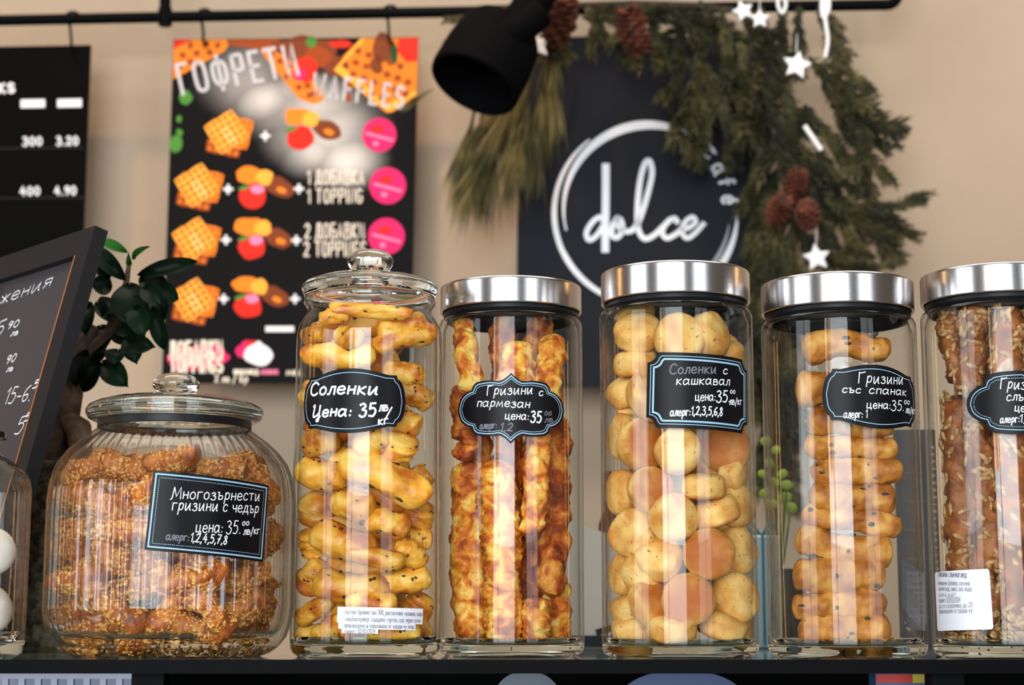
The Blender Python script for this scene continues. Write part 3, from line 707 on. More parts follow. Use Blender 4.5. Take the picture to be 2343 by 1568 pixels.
def frame(axis, front):
    """quaternion whose local x runs along axis and local z points as near to front as it can"""
    x = Vector(axis).normalized(); z = Vector(front); z = (z-x*z.dot(x))
    if z.length < 1e-4: z = Vector((0, 0, 1))-x*x.z
    z.normalize(); y = z.cross(x); return Matrix((x, y, z)).transposed().to_quaternion()

# -- round cheese biscuits
def biscuit(seed, r=.0166, t=.0178):
    rnd = random.Random(seed); mb = MB(); prof = []
    for i in range(13):
        a = -pi/2+pi*i/12
        rr = r*(abs(cos(a))**.30); z = t/2*(1 if sin(a) > 0 else -1)*abs(sin(a))**.62
        if z > 0: z *= 1+.16*(1-(rr/r)**2)
        prof.append((max(rr, .0003), z))
    rows = []
    for rr, z in prof:
        row = []
        for k in range(40):
            a = 2*pi*k/40; p = Vector((rr*cos(a), rr*sin(a), z)); p += p.normalized()*.0012*noise.noise(p*90+Vector((seed*3.1, 0, 0)))+p.normalized()*.0006*noise.noise(p*420+Vector((seed, 5, 0)))
            p.x *= 1+.05*sin(seed); row.append(p)
        rows.append(row)
    base = mb.grid(rows); mb.face(tuple(base[0][::-1])); mb.face(tuple(base[-1]))
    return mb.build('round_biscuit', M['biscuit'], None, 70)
BIS = [biscuit(i) for i in range(5)]
# px, py, normal (right, up, towards viewer), look: p pale top out, b browned bottom out, e edge on
B = [(1461,762,(-.1,.75,.62),'p',1.05),(1556,775,(.1,.3,.95),'p',1.08),(1624,768,(.75,.2,.55),'p',1),(1668,812,(.05,.92,.35),'p',1.05),(1456,832,(-.1,.97,.2),'e',1),
 (1494,905,(.35,.45,.8),'p',1.15),(1420,893,(-.5,.8,.3),'e',1),(1408,1000,(-.95,.0,.3),'p',1),(1470,1018,(.45,.05,.9),'b',1.12),(1551,1031,(-.05,.1,1),'p',1.02),(1664,1026,(-.15,.1,.97),'b',1.15),
 (1714,962,(.9,.1,.4),'p',.8),(1708,1090,(.9,-.1,.4),'p',.9),(1411,1128,(-.9,.0,.45),'p',1),(1488,1121,(.2,.05,.97),'b',1),(1608,1114,(.02,.985,.17),'e',.92),(1637,1172,(-.32,.93,.2),'e',1.0),(1706,1158,(.62,.1,.78),'p',1),
 (1451,1222,(-.5,.1,.85),'p',1.08),(1542,1184,(.5,.25,.83),'p',1.08),(1506,1278,(-.2,.6,.78),'p',1.02),(1622,1269,(-.12,.05,.99),'b',1.08),(1698,1262,(.55,.1,.83),'p',1.05),(1421,1313,(-.93,.1,.35),'p',.95),(1466,1312,(-.75,-.3,.6),'p',.9),
 (1497,1374,(.55,.3,.78),'b',1.1),(1575,1373,(-.08,.03,1),'b',1.1),(1676,1370,(.35,.2,.9),'p',1.12),(1434,1388,(-.42,.9,.12),'e',.95),(1440,1449,(-.22,.96,.18),'e',1.0),(1536,1457,(.05,.93,.35),'e',1.05),(1652,1450,(.42,.9,.16),'e',1.05),(1716,1424,(.85,.2,.45),'p',.9),
 (1452,716,(0,.9,.4),'p',.9)]
LK = {'p': 'pale round biscuit', 'b': 'brown-bottomed round biscuit', 'e': 'edge-on round biscuit'}
rw = rows_of(B, 44)
for i, (px, py, n, lk, sc) in enumerate(B):
    nv = Vector((n[0], -n[2], n[1])).normalized(); z = nv if lk != 'b' else -nv
    rad = Vector(((px-1557)/176, -1, 0)).normalized(); c_ = abs(nv.dot(rad)); ext = sc*(math.sqrt((.0170**2)*(1-c_*c_)+(.0098*c_)**2))
    loc = inside(j4, px, py, ext, None if i != 33 else .012, vz=sc*math.sqrt(.0166**2*(1-nv.z**2)+(.0092*nv.z)**2))
    q = z.to_track_quat('Z', 'Y') @ Quaternion((0, 0, 1), i*2.4)
    put(BIS[i % 5], 'round_biscuit', loc, q, f'{LK[lk]}, {where(rw[i])} of steel-lidded biscuit jar', 'biscuit', 'round biscuits in the jar', scale=(sc, sc, sc))
rnd = random.Random(3); k = 0
for lay in range(9):
    for s_ in range(3):
        py = 1440-lay*72-(s_*24); px = 1475+s_*80+rnd.uniform(-14, 14)
        loc = inside(j4, px, py, .018, .006+.010*rnd.random())
        q = Quaternion((1, 0, 0), rnd.uniform(0, pi)) @ Quaternion((0, 1, 0), rnd.uniform(0, pi))
        put(BIS[k % 5], 'round_biscuit', loc, q, 'round cheese biscuit half hidden behind the front ones in the biscuit jar', 'biscuit', 'round biscuits behind the front layer', scale=(1.1, 1.1, 1.1)); k += 1

# -- golden salty fingers with black sesame
def finger(seed, L_=.04, r=.0105):
    rnd = random.Random(seed); mb = MB(); n = 30; pts = []; bend = rnd.uniform(-.004, .005)
    for i in range(n+1):
        t = i/n; pts.append(Vector((L_*(t-.5), 0, bend*(1-(2*t-1)**2))))
    rr = lambda t: r*(max(.02, 1-abs(2*t-1)**8))**.5*(1+.06*sin(5*t+seed))
    mb.tube(pts, rr, 30, 0, True, .0027, 85, seed)
    top = len(mb.v)
    for i in range(13):
        t = rnd.uniform(.12, .88); a = rnd.uniform(0, 2*pi); p = Vector((L_*(t-.5), sin(a)*r*.98, bend*(1-(2*t-1)**2)+cos(a)*r*.98))
        mb.ell(p, (.0015, .00095, .0007), 1, Quaternion((1, 0, 0), -a).to_matrix() @ Matrix.Rotation(rnd.uniform(0, pi), 3, 'Z'), 8, 5)
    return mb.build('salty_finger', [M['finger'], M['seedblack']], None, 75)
FI = [finger(i) for i in range(6)]
# px, py, length px, thickness px, angle deg (up to the right), turn towards the viewer, look
K = [(770,728,78,40,8,.2,'g'),(921,741,120,62,6,.1,'g'),(926,782,150,54,15,.1,'g'),(712,768,80,52,6,.3,'b'),(797,768,70,52,-20,.6,'g'),(774,818,185,62,-4,0,'g'),(925,850,100,52,-8,.2,'b'),(945,905,100,58,-22,.2,'b'),
 (700,905,70,60,60,.2,'g'),(700,962,60,50,50,.5,'g'),(735,1014,90,62,14,.2,'b'),(918,1022,62,84,80,.55,'g'),(845,1010,90,66,30,.3,'b'),(738,1080,140,70,-12,.1,'g'),(876,1104,220,84,-24,.05,'g'),(965,1092,60,55,-60,.3,'g'),
 (708,1164,76,82,70,.4,'b'),(808,1160,110,68,-10,.2,'g'),(952,1176,70,74,70,.3,'b'),(786,1236,165,74,-18,.1,'g'),(884,1205,100,58,-16,.1,'g'),(958,1230,70,50,-8,.2,'p'),(708,1243,64,76,85,.45,'g'),(862,1279,130,46,-10,.1,'g'),(936,1272,84,56,-34,.1,'g'),
 (715,1318,84,70,52,.2,'b'),(800,1338,175,74,-8,.05,'b'),(927,1326,125,60,12,.1,'g'),(716,1394,112,46,27,.05,'p'),(850,1384,120,58,-6,.2,'g'),(966,1388,70,70,60,.3,'b'),(708,1448,90,46,2,.05,'p'),(790,1452,60,54,0,.7,'g'),(900,1460,130,54,5,.05,'g'),(966,1458,62,54,40,.4,'b'),(880,1418,110,54,0,.2,'b'),(850,716,190,36,-3,0,'g'),(925,960,90,62,-30,.2,'g')]
LK = {'g': 'golden sesame-dotted finger', 'b': 'browner sesame-dotted finger', 'p': 'thin pale sesame-dotted finger'}
rw = rows_of(K, 42)
for i, (px, py, ln, tk, an, tw, lk) in enumerate(K):
    ax = Vector((cos(R(an))*math.sqrt(1-tw*tw), -tw, sin(R(an))*math.sqrt(1-tw*tw)))
    # follow the round of the glass: things off the middle turn with it
    xo = (px-836)/170; ax = Matrix.Rotation(math.asin(max(-.9, min(.9, xo)))*.55, 3, 'Z') @ ax
    s1 = ln*1.22/F/.04; s2 = tk*1.22/F/.021
    rad = Vector((xo, -1, 0)).normalized(); c_ = abs(ax.normalized().dot(rad))
    half = ln*1.22/F/2; ext = math.sqrt((half*c_)**2+(.0105*s2)**2*(1-c_*c_))
    side = abs(ax.x)*half*.5
    loc = inside(j2, px, py, min(ext+side*.45, j2.ri*.8), vz=.0112*s2)
    z = Vector((0, -.7, .75)) if lk != 'b' else Vector((0, .75, -.4))
    put(FI[i % 6], 'salty_finger', loc, frame(ax, z), f'{LK[lk]}, {where(rw[i])} of glass-lidded jar', 'salty stick', 'salty fingers in the jar', scale=(s1, s2, s2))
rnd = random.Random(5)
for lay in range(19):
    py = 1450-lay*39
    loc = inside(j2, 836+rnd.uniform(-12, 12), py, .030, .004+.012*(lay % 2), vz=.011)
    put(FI[lay % 6], 'salty_finger', loc, frame((1, rnd.uniform(-.5, .5), rnd.uniform(-.35, .35)), (0, -.3, .9)), 'salty finger half hidden behind the front ones in the glass-lidded jar', 'salty stick', 'salty fingers behind the front layer', scale=(1.55, 1.1, 1.1))

# -- long puffed cheese sticks (each its own shape)
def stick(j, name, pts, tk, m, label, cat, group, amp=.0042, nf=75, seed=0, dep=None, ribs=0, seeds=0, seedm=None, flat=1, sd=(.0056, .0021, .0012)):
    """pts: centre line in the photograph, from one end to the other"""
    r = tk*j.D*1.03/F/2; w = [inside(j, x, y, r+amp*1.05+(.0012 if seeds else 0), dep) for x, y in pts]
    n = 44; fine = []
    seg = crom(w, 30) if len(w) > 2 else [w[0]+(w[1]-w[0])*i/n for i in range(n+1)]
    o0 = sum(seg, Vector())/len(seg); seg = [p-o0 for p in seg]
    rr = lambda t: r*(max(.10, 1-abs(2*t-1)**14))**.5*(1+(.05*sin(t*ribs*6.28) if ribs else 0))
    mb = MB(); mb.tube(seg, rr, 36, 0, True, amp, nf, seed)
    if seeds:
        rnd = random.Random(seed); nn = len(seg)
        for i in range(seeds):
            t = rnd.random(); k = min(int(t*(nn-1)), nn-2); p = seg[k].lerp(seg[k+1], t*(nn-1)-k); tg = (seg[k+1]-seg[k]).normalized()
            a = tg.orthogonal().normalized(); b = tg.cross(a); an = rnd.uniform(0, 2*pi); d = a*cos(an)+b*sin(an)
            q = p+d*(r*.99); q += d*amp*noise.noise((p+d*r)*nf+Vector((seed, seed*2, 0)))
            u = (Quaternion(d, rnd.uniform(0, 2*pi)) @ tg).normalized(); v = d.cross(u)
            mb.ell(q, sd, 1, Matrix((u, v, d)).transposed(), 7, 5)
    o = mb.build(name, [m, seedm] if seeds else m, None, 80); o.location = o0
    return tag(o, label, cat, group)
g = 'cheese sticks in the slim jar'; nm = 'cheese_stick'
def cs(pts, tk, lab, m='puff', dep=None, ribs=0, seed=0, amp=.0042): stick(j3, nm, pts, tk, M[m], lab, 'cheese stick', g, amp, 95, seed, dep, ribs)
cs([(1058,735),(1068,800),(1082,900)], 48, 'golden puffed cheese stick leaning at upper left above the bracket label', seed=1)
cs([(1178,782),(1182,850),(1186,1000)], 78, 'broad pale-topped cheese stick rising behind the top of the bracket label', seed=2, dep=-.022)
cs([(1268,772),(1258,850),(1244,960)], 62, 'craggy golden cheese stick at upper right above the bracket label', seed=3)
cs([(1050,1055),(1066,1150),(1075,1300),(1080,1472)], 84, 'thick golden cheese stick standing at lower left of the slim jar', seed=4)
cs([(1132,1055),(1142,1200),(1152,1350),(1152,1474)], 84, 'thick finely ringed cheese stick standing at the middle of the slim jar', seed=5, ribs=26)
cs([(1236,990),(1226,1100),(1214,1228)], 52, 'slim pale cheese stick ending halfway down right of middle', seed=6)
cs([(1304,945),(1290,1100),(1276,1220),(1256,1362)], 66, 'dark orange cheese stick running down the right of the slim jar', 'puffdark', seed=7)
cs([(1226,1368),(1226,1472)], 60, 'short cheese stick piece standing at the bottom, right of the ringed one', seed=8)
cs([(1300,1330),(1284,1474)], 58, 'yellow cheese stick piece leaning at the bottom right corner', seed=9)
cs([(1040,880),(1036,945),(1030,1010)], 58, 'orange cheese stick end beside the left edge of the bracket label', 'puffdark', seed=10)
cs([(1078,990),(1064,1050)], 50, 'dark cheese stick stub below the left of the bracket label', 'puffdark', seed=11)
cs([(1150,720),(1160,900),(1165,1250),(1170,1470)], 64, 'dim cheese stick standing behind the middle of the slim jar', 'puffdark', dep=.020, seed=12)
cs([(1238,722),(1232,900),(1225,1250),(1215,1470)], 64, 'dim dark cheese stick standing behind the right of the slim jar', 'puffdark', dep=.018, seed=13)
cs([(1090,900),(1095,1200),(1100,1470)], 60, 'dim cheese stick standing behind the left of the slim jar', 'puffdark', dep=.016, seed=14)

# -- stacked spinach breadsticks
g = 'stacked spinach breadsticks'
ST = [(1820,806,2055,806,58,'arched topmost'),(1800,888,2040,905,66,'second from top'),(1832,962,2064,968,58,'third from top, behind the label'),(1826,1024,2068,1026,46,'fourth from top'),
 (1838,1076,2080,1082,48,'fifth from top'),(1834,1128,2068,1146,58,'sixth from top'),(1818,1178,2078,1208,50,'seventh from top, sloping'),(1802,1236,2060,1266,60,'fifth from bottom'),(1794,1316,2046,1316,70,'fourth from bottom, dark-specked'),(1796,1388,2046,1382,56,'third from bottom'),(1806,1440,2058,1440,66,'lowest')]
ST[7] = ST[7][:5]+('eighth from top',); ST[8] = ST[8][:5]+('ninth from top, with a large dark spot',); ST[9] = ST[9][:5]+('tenth from top',); ST[10] = ST[10][:5]+('lowest',)
for i, (x0, y0, x1, y1, tk, lab) in enumerate(ST):
    mid = ((x0+x1)/2, (y0+y1)/2-(22 if i == 0 else 4*math.sin(i*2.3)))
    r = tk*1.2/F/2*1.17; Yc = j5.D-.020; w = [P(a, b, Yc) for a, b in ((x0+tk*.3, y0), mid, (x1-tk*.3, y1))]
    seg = crom(w, 26); o0 = sum(seg, Vector())/len(seg); seg = [p-o0 for p in seg]
    mb = MB(); mb.tube(seg, lambda t: r*(max(.05, 1-abs(2*t-1)**12))**.5*(1+.035*sin(t*7+i)), 30, 0, True, .0040, 60, i*3)
    rnd = random.Random(i)
    for k in range(5):
        t = rnd.uniform(.08, .9); a = rnd.uniform(-1.2, 1.2); s_ = seg[int(t*(len(seg)-1))]
        mb.ell(s_+Vector((0, -cos(a)*r*.97, sin(a)*r*.97)), (rnd.uniform(.0012, .003) if i != 8 or k else .006, .0008, rnd.uniform(.0008, .002) if i != 8 or k else .0045), 1, None, 9, 6, .3, 300, k)
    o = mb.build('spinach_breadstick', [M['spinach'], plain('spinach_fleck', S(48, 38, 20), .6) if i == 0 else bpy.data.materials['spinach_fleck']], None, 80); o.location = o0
    tag(o, f'thick spinach breadstick lying flat in its stack, {lab}', 'breadstick', g)

# -- sunflower-seed sticks
g = 'sunflower sticks in the right-hand jar'
def sf(pts, tk, lab, seed, dep=None, n=130): stick(j6, 'sunflower_stick', pts, tk, M['seedstick'], lab, 'seed stick', g, .0045, 80, seed, dep, 0, n, M['sunflower'])
sf([(2172,700),(2176,770),(2190,870)], 56, 'slim seeded stick at the upper left of the sunflower jar', 1, None, 60)
sf([(2236,700),(2222,780),(2212,900)], 56, 'slim seeded stick left of the lobed label, right of the first', 2, None, 60)
sf([(2168,905),(2176,1050),(2180,1250),(2178,1436)], 86, 'thick seeded stick standing at the left of the sunflower jar', 3, None, 190)
sf([(2232,960),(2248,1100),(2258,1280),(2262,1440)], 60, 'seeded stick just right of the thick left one, below the lobed label', 4, None, 130)
sf([(2310,700),(2304,900),(2316,1200),(2318,1440)], 70, 'seeded stick at the centre front of the sunflower jar', 5, None, 190)
sf([(2392,720),(2396,1000),(2390,1440)], 74, 'seeded stick at the right of the sunflower jar', 6, None, 150)
sf([(2240,720),(2260,1000),(2270,1430)], 70, 'dim seeded stick standing behind in the sunflower jar', 7, .02, 120)
# seeds and crumbs lying on jar floors: uncountable
def crumbs(name, j, n, rmax, h, sz, m, label, seed, z0=.009):
    rnd = random.Random(seed); mb = MB()
    for i in range(n):
        a = rnd.uniform(0, 2*pi); r = rmax*math.sqrt(rnd.random()); s_ = sz*rnd.uniform(.5, 1.3)
        mb.ell((j.X+r*cos(a), j.D+r*sin(a), SHELF+z0+s_*.5+rnd.random()*h), (s_*1.6, s_*.8, s_*.5), 0, Quaternion((rnd.random(), rnd.random(), rnd.random()), rnd.uniform(0, 3)).to_matrix(), 7, 5)
    return tag(mb.build(name, m, None, 80), label, 'seeds' if 'seeds' in name else 'crumbs', None, 'stuff')
crumbs('sunflower_seeds', j6, 900, j6.ri-.004, .011, .0027, M['sunflower'], 'heap of loose sunflower seeds on the floor of the right-hand jar', 1)
crumbs('bread_crumbs', j5, 260, j5.ri-.006, .002, .0016, M['spinach'], 'brown crumbs on the floor of the stacked-breadstick jar', 2)
crumbs('seed_crumbs', j1, 420, j1.m(225), .002, .0018, M['sesame'], 'sesame crumbs on the floor of the ribbed jar', 3)
crumbs('cheese_crumbs', j3, 160, j3.ri-.006, .002, .0016, M['puff'], 'orange crumbs on the floor of the cheese-stick jar', 4)

# -- seeded grissini pieces in the ribbed jar
g = 'seeded sticks in the ribbed jar'
def gris(seed, L_=.05, r=.0095):
    rnd = random.Random(seed); mb = MB(); n = 18; pts = []; bend = rnd.uniform(-.009, .012)
    for i in range(n+1):
        t = i/n; pts.append(Vector((L_*(t-.5), .003*sin(6*t+seed), bend*(1-(2*t-1)**2))))
    rr = lambda t: r*(max(.05, 1-abs(2*t-1)**8))**.5*(1+.10*sin(8*t+seed))
    mb.tube(pts, rr, 20, 0, True, .004, 95, seed)
    for i in range(320):
        t = rnd.uniform(.03, .97); a = rnd.uniform(0, 2*pi); k = int(t*n); p = pts[k].lerp(pts[min(k+1, n)], t*n-k); d = Vector((0, cos(a), sin(a)))
        q = p+d*rr(t); q += d*.004*noise.noise(q*95+Vector((seed, seed*2, 0)))
        u = Quaternion(d, rnd.uniform(0, 6)) @ Vector((1, 0, 0)); v = d.cross(u)
        mb.ell(q, (.0021, .0014, .0010), 1, Matrix((u, v, d)).transposed(), 6, 4)
    return mb.build('seeded_stick', [M['caramel'], M['sesame']], None, 80)
GR = [gris(i) for i in range(5)]
Q = [(205,1082,120,55,28),(285,1062,130,55,-6),(398,1062,120,52,8),(495,1070,130,55,-12),(572,1078,110,55,-30),(165,1140,110,58,15),(250,1150,130,62,-10),(335,1140,110,60,20),
 (170,1205,120,58,-12),(285,1212,150,60,-4),(165,1268,130,60,6),(280,1275,150,62,-12),(190,1335,170,58,4),(320,1330,140,62,14),(165,1392,130,58,12),(262,1398,170,60,-22),(408,1312,130,64,46),(450,1335,150,62,12),(560,1318,130,60,8),(610,1372,110,62,60),
 (470,1392,150,60,-38),(380,1395,120,62,66),(545,1412,140,60,30),(205,1446,150,56,0),(330,1448,130,56,12),(440,1450,130,54,-6),(620,1230,100,60,40),(628,1150,90,60,60),(590,1455,90,54,-10)]
rw = rows_of(Q, 40)
for i, (px, py, ln, tk, an) in enumerate(Q):
    xo = (px-385)/277; ax = Vector((cos(R(an)), 0, sin(R(an)))); ax = Matrix.Rotation(math.asin(max(-.95, min(.95, xo)))*.8, 3, 'Z') @ ax
    s1 = ln*1.2/F/.05*1.05; s2 = tk*1.2/F/.019
    top = max(0, (1120-py))/110*.022
    loc = inside(j1, px, py, .0095*s2+.004+top+abs(xo)*.003+max(0, py-1390)*.00014, vz=.0105*s2)
    put(GR[i % 5], 'seeded_stick', loc, frame(ax, (0, -1, .4)), f'caramel-brown seeded stick, {where(rw[i])} of ribbed jar', 'seeded stick', g, scale=(s1, s2, s2))
rnd = random.Random(11)
for lay in range(7):
    for s_ in range(3):
        loc = inside(j1, 270+s_*115+rnd.uniform(-20, 20), 1425-lay*56, .036, -.015+rnd.uniform(-.008, .02), vz=.014)
        put(GR[(lay+s_) % 5], 'seeded_stick', loc, frame((1, rnd.uniform(-.6, .6), rnd.uniform(-.4, .4)), (0, -1, .4)), 'seeded stick half hidden behind the front ones in the ribbed jar', 'seeded stick', 'seeded sticks behind the front layer', scale=(1.1, 1.05, 1.05))

# -- white powdered biscuits at the left edge
for i, (px, py, rp, lab) in enumerate(((-14, 1262, 56, 'white powdered round biscuit, upper one at the left edge of the picture'), (-22, 1398, 58, 'white powdered round biscuit, lower one at the left edge, near the jar floor'))):
    r = rp*1.15/F; mb = MB(); mb.ell((0, 0, 0), (r, r*.8, r), 0, None, 32, 18, .05, 40, i)
    o = mb.build('powdered_biscuit', M['powder'], None, 80); o.location = inside(j0, px, py, r*.95); tag(o, lab, 'biscuit', 'powdered biscuits')

# ------------------------------------------------------------------ things standing behind the jars on the counter
def cyl(name, px0, px1, ytop, Y, m, label, cat, prof=None, group=None):
    a, b = P(px0, ytop, Y), P(px1, ytop, Y); r = (b.x-a.x)/2; h = a.z-SHELF
    mb = MB(); pr = prof or [(0, 0), (.92, 0), (.95, .02), (1, .9), (1, 1), (.9, 1), (.88, .93), (0, .9)]
    mb.lathe([(x*r, z*h) for x, z in pr], 48)
    o = mb.build(name, m); o.location = ((a.x+b.x)/2, Y, SHELF); return tag(o, label, cat, group)
# speckled planter with the bonsai fig
plant = empty('potted_bonsai', (P(150, 1400, 1.50).x, 1.50, SHELF), 'small bonsai fig with dark leaves in a speckled grey-green pot behind the ribbed jar', 'plant')
px0 = Vector(plant.location); hp = P(150, 1055, 1.42).z-SHELF
mb = MB(); Rp = .086
mb.lathe([(0, 0), (Rp*.9, 0), (Rp*.93, .004), (Rp, hp-.004), (Rp-.001, hp), (Rp-.007, hp), (Rp-.009, hp-.012), (0, hp-.012)], 64); mb.build('pot', M['granite'], plant)
mb = MB(); mb.lathe([(0, hp-.0115), (Rp-.0105, hp-.0115), (Rp-.0105, hp-.008), (0, hp-.006)], 40); mb.build('soil', M['bark'], plant)
def L3(px, py, Y=1.47): return P(px, py, Y+.03)-px0
mb = MB()
mb.tube([L3(120,1078), L3(125,1020), L3(142,960), L3(158,900), L3(168,840), L3(186,790), L3(216,745)], lambda t: .0165*(1-t)**.75+.004, 14, 0, True, .004, 60, 3)
mb.tube([L3(170,1078,1.45), L3(186,1030,1.45), L3(178,985,1.455), L3(150,958,1.465), L3(140,930)], lambda t: .0125*(1-.3*t), 12, 0, True, .003, 60, 5)
mb.tube([L3(88,1075,1.46), L3(100,1020,1.46), L3(128,968,1.465)], lambda t: .012*(1-.3*t), 12, 0, True, .003, 60, 7)
mb.tube([L3(168,840), L3(200,800), L3(250,760), L3(280,690), L3(290,640), L3(296,600)], lambda t: .0045*(1-t)+.0018, 8)
mb.tube([L3(186,790), L3(180,740), L3(190,690)], lambda t: .0035*(1-t)+.0015, 8)
mb.build('trunk', M['bark'], plant)
LV = [(292,578,222,551,26,.3,1),(288,642,213,565,44,-.2,0),(314,630,452,598,40,-.3,0),(304,594,340,564,16,.3,1),(300,606,294,580,14,.4,1),(296,648,300,745,88,.9,0),(318,638,386,660,60,.2,0),(340,660,409,684,56,-.3,0),(352,680,372,738,60,.3,0),(350,700,378,802,40,-.5,0),
 (280,790,354,793,50,.3,0),(232,828,292,884,60,.4,0),(228,822,192,898,46,-.3,0),(205,690,196,768,42,.6,0),(250,640,224,575,46,.3,0),(256,660,208,650,56,.5,0),(222,690,262,740,40,.6,0),(250,760,320,775,56,.2,0),(230,745,240,800,60,.5,0),(200,800,172,886,46,.2,0),
 (290,690,340,730,64,.4,0),(300,740,350,745,60,.1,0),(260,720,300,772,66,.6,0),(270,600,215,620,50,.4,0),(212,760,178,800,50,.5,0),(310,700,330,770,56,.5,0),(265,690,232,722,56,.5,0),(236,790,206,838,50,.3,0),(300,770,312,832,54,.3,0),(270,800,262,838,50,.4,0),(255,610,205,600,48,.1,0),(330,655,372,700,52,.5,0),(205,720,160,745,44,.2,0),(180,800,150,845,40,.3,0)]
mb = MB(); rnd = random.Random(4)
for (x0, y0, x1, y1, w, lean, yg) in LV:
    Y = 1.47+rnd.uniform(-.03, .03); a, b = L3(x0, y0, Y), L3(x1, y1, Y-lean*.02)
    d = b-a; ln = d.length; d.normalize(); wv = w*1.47/F/2*1.08; side = d.cross(Vector((0, -1, .25*lean))).normalized(); up = side.cross(d)
    rows = []; n = 12
    for i in range(n+1):
        t = i/n; hw = wv*(sin(pi*min(1, t*1.02))**.62)*(1-.18*(1-t)) if 0 < t < 1 else .0004
        c_ = a+d*ln*t+up*(.006*sin(pi*t)); rows.append([c_+side*hw*s_+up*(-.0035*(1-abs(s_))*(1 if abs(s_) < .2 else .6)+.0015*s_*s_) for s_ in (-1, -.5, 0, .5, 1)])
    mb.grid(rows, yg, False); mb.grid([[p-up*.0005 for p in r[::-1]] for r in rows], yg, False)
mb.build('foliage', [M['leaf'], M['youngleaf']], plant, 80)

# framed chalkboard leaning at the left
bb = P(-60, 1503, 1.30); az = R(42); ph = R(14.2)
hx = Vector((sin(az), -cos(az), 0)); nrm = Vector((-cos(az), -sin(az), 0)); upv = Vector((0, 0, cos(ph)))-nrm*sin(ph); fn = hx.cross(upv)
fn = fn if fn.y < 0 else -fn
bb.z = SHELF+.001
def solve_h():
    lo, hi = .1, .6
    for _ in range(40):
        md = (lo+hi)/2
        if proj(bb+upv*md)[1] > 516: lo = md
        else: hi = md
    return lo
BH = solve_h(); BWd = .19
def bp(u, v, off=0): return bb-hx*u+upv*v+fn*off       # u from the right edge, v up, off towards the viewer
board = empty('chalkboard_menu', bb, 'dark framed chalkboard menu leaning behind the left-edge jar, handwritten prices', 'menu board')
def bbox(mb, u0, u1, v0, v1, o0, o1, m=0):
    ids = [mb.add(bp(u, v, o)-bb) for u in (u0, u1) for v in (v0, v1) for o in (o0, o1)]
    for q in ((0, 1, 3, 2), (4, 6, 7, 5), (0, 4, 5, 1), (2, 3, 7, 6), (0, 2, 6, 4), (1, 5, 7, 3)): mb.face(tuple(ids[i] for i in q), m, False)
fw = .0215; mb = MB(); D0 = .012
bbox(mb, 0, fw, 0, BH, -D0, 0); bbox(mb, BWd-fw, BWd, 0, BH, -D0, 0); bbox(mb, fw, BWd-fw, BH-fw*1.05, BH, -D0, 0); bbox(mb, fw, BWd-fw, 0, fw, -D0, 0)
mb.build('frame', plain('charcoal_frame', S(30, 30, 33), .5, spec=.2), board)
mb = MB(); bbox(mb, fw-.0011, fw, fw, BH-fw*1.05, -.002, .0003); o = mb.build('inner_edge', plain('copper_edge', S(214, 130, 60), .35, .3), board); o['label'] = 'thin copper-coloured inner edge'
mb = MB(); bbox(mb, fw-.002, BWd-fw+.002, fw-.002, BH-fw*1.05+.002, -.008, -.006)
def bloc(px, py):
    r = ray(px, py); t = (bb-CAM).dot(fn)/r.dot(fn); q = CAM+r*t-bb; return Vector((q.dot(hx), q.dot(upv)))
def bon(x, y): return bp(-x, y, -.0056)-bb
for txt, x0, y0, x1, y1, cap, w in (('Предложения', -150, 742, 102, 648, 38, 2.8), ('5', -30, 770, -8, 760, 44, 3), ('90', 4, 748, 27, 742, 20, 3), ('лв', 10, 764, 26, 760, 16, 3), ('90', 0, 828, 20, 821, 22, 3), ('лв', 0, 846, 14, 843, 16, 3),
     ('15-6.', -4, 920, 52, 912, 44, 3), ("5", 60, 884, 72, 880, 20, 3.5), ('5', 18, 990, 36, 985, 44, 3), ('5', 40, 960, 52, 955, 20, 3.5)):
    A, B_ = bloc(x0, y0), bloc(x1, y1); st = write(txt, 0, 0, 1, G, slant=.1, jit=.02); xm = max(p.x for s in st for p in s); xn = min(p.x for s in st for p in s)
    ex = (B_-A)/max(.2, xm-xn); k = 1.3/F; nn = Vector((0, 1))*cap*k
    for s in st: ribbon(mb, [A+ex*(p.x-xn)+nn*p.y for p in s], w*k, bon, 1)
mb.build('writing_panel', [plain('chalkboard_panel', S(60, 58, 63), .3, spec=.4), M['chalk']], board)

# white carton, dark bottle, tin with ribbon, little plant, dark card
a, b = P(1296, 1190, 1.70), P(1450, 1190, 1.70); mb = MB(); h = a.z-SHELF; w = b.x-a.x
ids = [mb.add(p) for p in ((-w/2, 0, 0), (w/2, 0, 0), (w/2, .05, 0), (-w/2, .05, 0), (-w/2, 0, h), (w/2, 0, h*.82), (w/2, .05, h*.82), (-w/2, .05, h))]
for q in ((0, 3, 2, 1), (4, 5, 6, 7), (0, 1, 5, 4), (1, 2, 6, 5), (2, 3, 7, 6), (3, 0, 4, 7)): mb.face(tuple(ids[i] for i in q), 0, False)
mb.box((0, -.0006, .006), (w*.98, .001, .011), 1); mb.box((w*.12, -.0009, .018), (w*.4, .001, .006), 1, Matrix.Rotation(-.3, 3, 'Y'))
o = mb.build('paper_bag', [plain('cream_paper', S(240, 232, 224), .8), plain('dark_teal_print', S(26, 44, 52), .6)]); o.location = ((a.x+b.x)/2, 1.70, SHELF); tag(o, 'cream paper bag with dark teal base, between cheese-stick and biscuit jars', 'bag')
cyl('dark_bottle', 1366, 1420, 1080, 1.735, plain('dark_red_glass', S(66, 20, 18), .2), 'dark red bottle behind the left side of the biscuit jar', 'bottle', [(0, 0), (.95, 0), (1, .03), (1, .62), (.9, .7), (.45, .78), (.4, .97), (.42, 1), (0, 1)])
